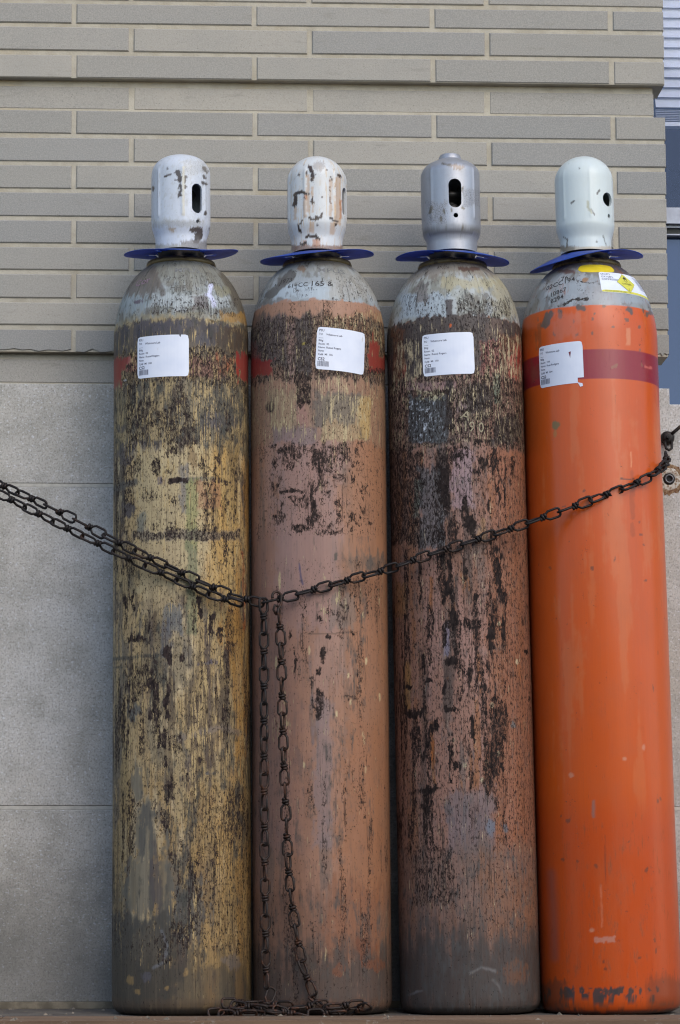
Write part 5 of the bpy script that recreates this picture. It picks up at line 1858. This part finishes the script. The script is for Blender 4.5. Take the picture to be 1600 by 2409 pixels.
tag(ch3, 'rusty chain hanging by a hook before the brown cylinder, end coiled on the floor', 'chain', 'chains holding the cylinders')
lay_chain(ch3, P3, LM2, 3, R(20), .3, start=.03)
hk = Geo()
hp = []
for k in range(15):
    t = R(-60 + 265 * k / 14)
    hp.append((.0082 * math.cos(t), 0, .0105 + .0082 * math.sin(t)))
hp = [(-.0005, 0, -.020), (.004, 0, -.010), (.0085, 0, -.001)] + hp[3:]
hk.tube(hp, .0024, 8)
hk.tube([(-.0005, 0, -.020), (-.006, 0, -.012), (-.0035, 0, -.004), (.002, 0, -.006)], .0022, 8)
ho = hk.obj('hook', M_CHAIN2, ch3, True)
ho.location = Vector(at(651, 1418, yh - .006)) - P3[0]
ho.rotation_euler = (0, 0, R(25))

# anchors on the wall
ap = Vector(at(1570, 1031, -.002))
an = empty('wall_anchor', (ap.x, 0, ap.z))
tag(an, 'rusty round eye bolt with stub pin on the stone holding the chain end at right', 'anchor bolt')
G = Geo().lathe([(.0125, 0), (.0128, .004), (.0118, .009), (.0095, .0125), (.005, .0135), (.0003, .0137)], 28, Matrix.Rotation(R(90), 4, 'X'))
G.obj('plate', M_IRON, an, True)
G = Geo().tube([(.006, -.010, .006), (.012, -.013, .011), (.021, -.014, .0185), (.0225, -.014, .02)], .0032, 10); G.obj('pin', M_IRON, an, True)
G = Geo()
G.tube([(-.0055, -.008, -.003), (-.0062, -.014, -.012), (-.005, -.017, -.021), (0, -.018, -.0245), (.005, -.017, -.021), (.0062, -.014, -.012), (.0055, -.008, -.003)], .0026, 8)
G.obj('shackle', M_IRON, an, True)
G = Geo().lathe([(.003, 0), (.0045, .004), (.0045, .007), (.0005, .0074)], 6, Matrix.Translation((0, -.0125, .001)) @ Matrix.Rotation(R(90), 4, 'X')); G.obj('bolt_head', M_IRON, an)
a2 = empty('wall_anchor', (-1.32, 0, 1.143))
tag(a2, 'rusty eye bolt in the brick wall holding both chain ends at far left', 'anchor bolt')
G = Geo().lathe([(.016, 0), (.016, .004), (.012, .008), (.0003, .0085)], 24, Matrix.Rotation(R(90), 4, 'X')); G.obj('plate', M_IRON, a2, True)
G = Geo().tube([(.013 * math.cos(t), -.013 - .004 * math.sin(t), .013 * math.sin(t)) for t in np.linspace(0, 2 * math.pi, 18, endpoint=False)], .003, 8, True); G.obj('ring', M_IRON, a2, True)

sp_ = Vector(at(1574, 1127, 0))
so = empty('pipe_socket', (sp_.x, 0, sp_.z))
tag(so, 'small round metal socket in the stone, ringed by crumbling rust-stained sealant', 'wall socket')
MX = Matrix.Rotation(R(90), 4, 'X')
G = Geo().lathe([(.0045, .0006), (.0052, .0042), (.0075, .0046), (.0082, .0040), (.0084, .0008)], 32, MX); G.obj('tube_end', plain('dull_steel', (92, 92, 94), .4, .6), so, True)
G = Geo().lathe([(.0003, .0012), (.0050, .0012)], 20, MX); G.obj('bore', plain('black_bore', (14, 14, 16), .8), so)
G = Geo().lathe([(.0005, .0009), (.0105, .0010), (.0108, .0004)], 28, MX); G.obj('collar_shadow', plain('dark_gap', (34, 32, 32), .9), so)  # dark disc standing in for the shade round the tube end


def ring_patch(name, r0, r1, h, mat, seed, n=44, jag=.18):
    rr = random.Random(seed)
    G = Geo(); 
    rows = []
    for r, hh, j in ((r0, .0004, .05), (r0 + (r1 - r0) * .3, h, .08), (r0 + (r1 - r0) * .75, h * .8, jag), (r1, .0003, jag)):
        for k in range(n):
            a = 2 * math.pi * k / n
            q = r * (1 + rr.uniform(-j, j) * .5)
            G.v.append((q * math.sin(a), -hh, q * math.cos(a)))
    for i in range(3):
        for k in range(n):
            k2 = (k + 1) % n
            G.f.append((i * n + k, (i + 1) * n + k, (i + 1) * n + k2, i * n + k2))
    return G.obj(name, mat, so)


b = NB('rust_stain'); P_ = b.pos()
b.out(b.mix(b.ramp(b.noise(P_, 160, 4), .35, .65), tuple(S(104, 70, 44)), tuple(S(150, 128, 100))), .9)
ring_patch('rust_ring', .0195, .0285, .0009, b.m, 3, jag=.3)
b2 = NB('sealant'); P_ = b2.pos()
b2.out(b2.mix(b2.ramp(b2.noise(P_, 260, 4), .45, .65), tuple(S(190, 184, 172)), tuple(S(128, 104, 80))), .9)
ring_patch('sealant', .0108, .0212, .0016, b2.m, 5)
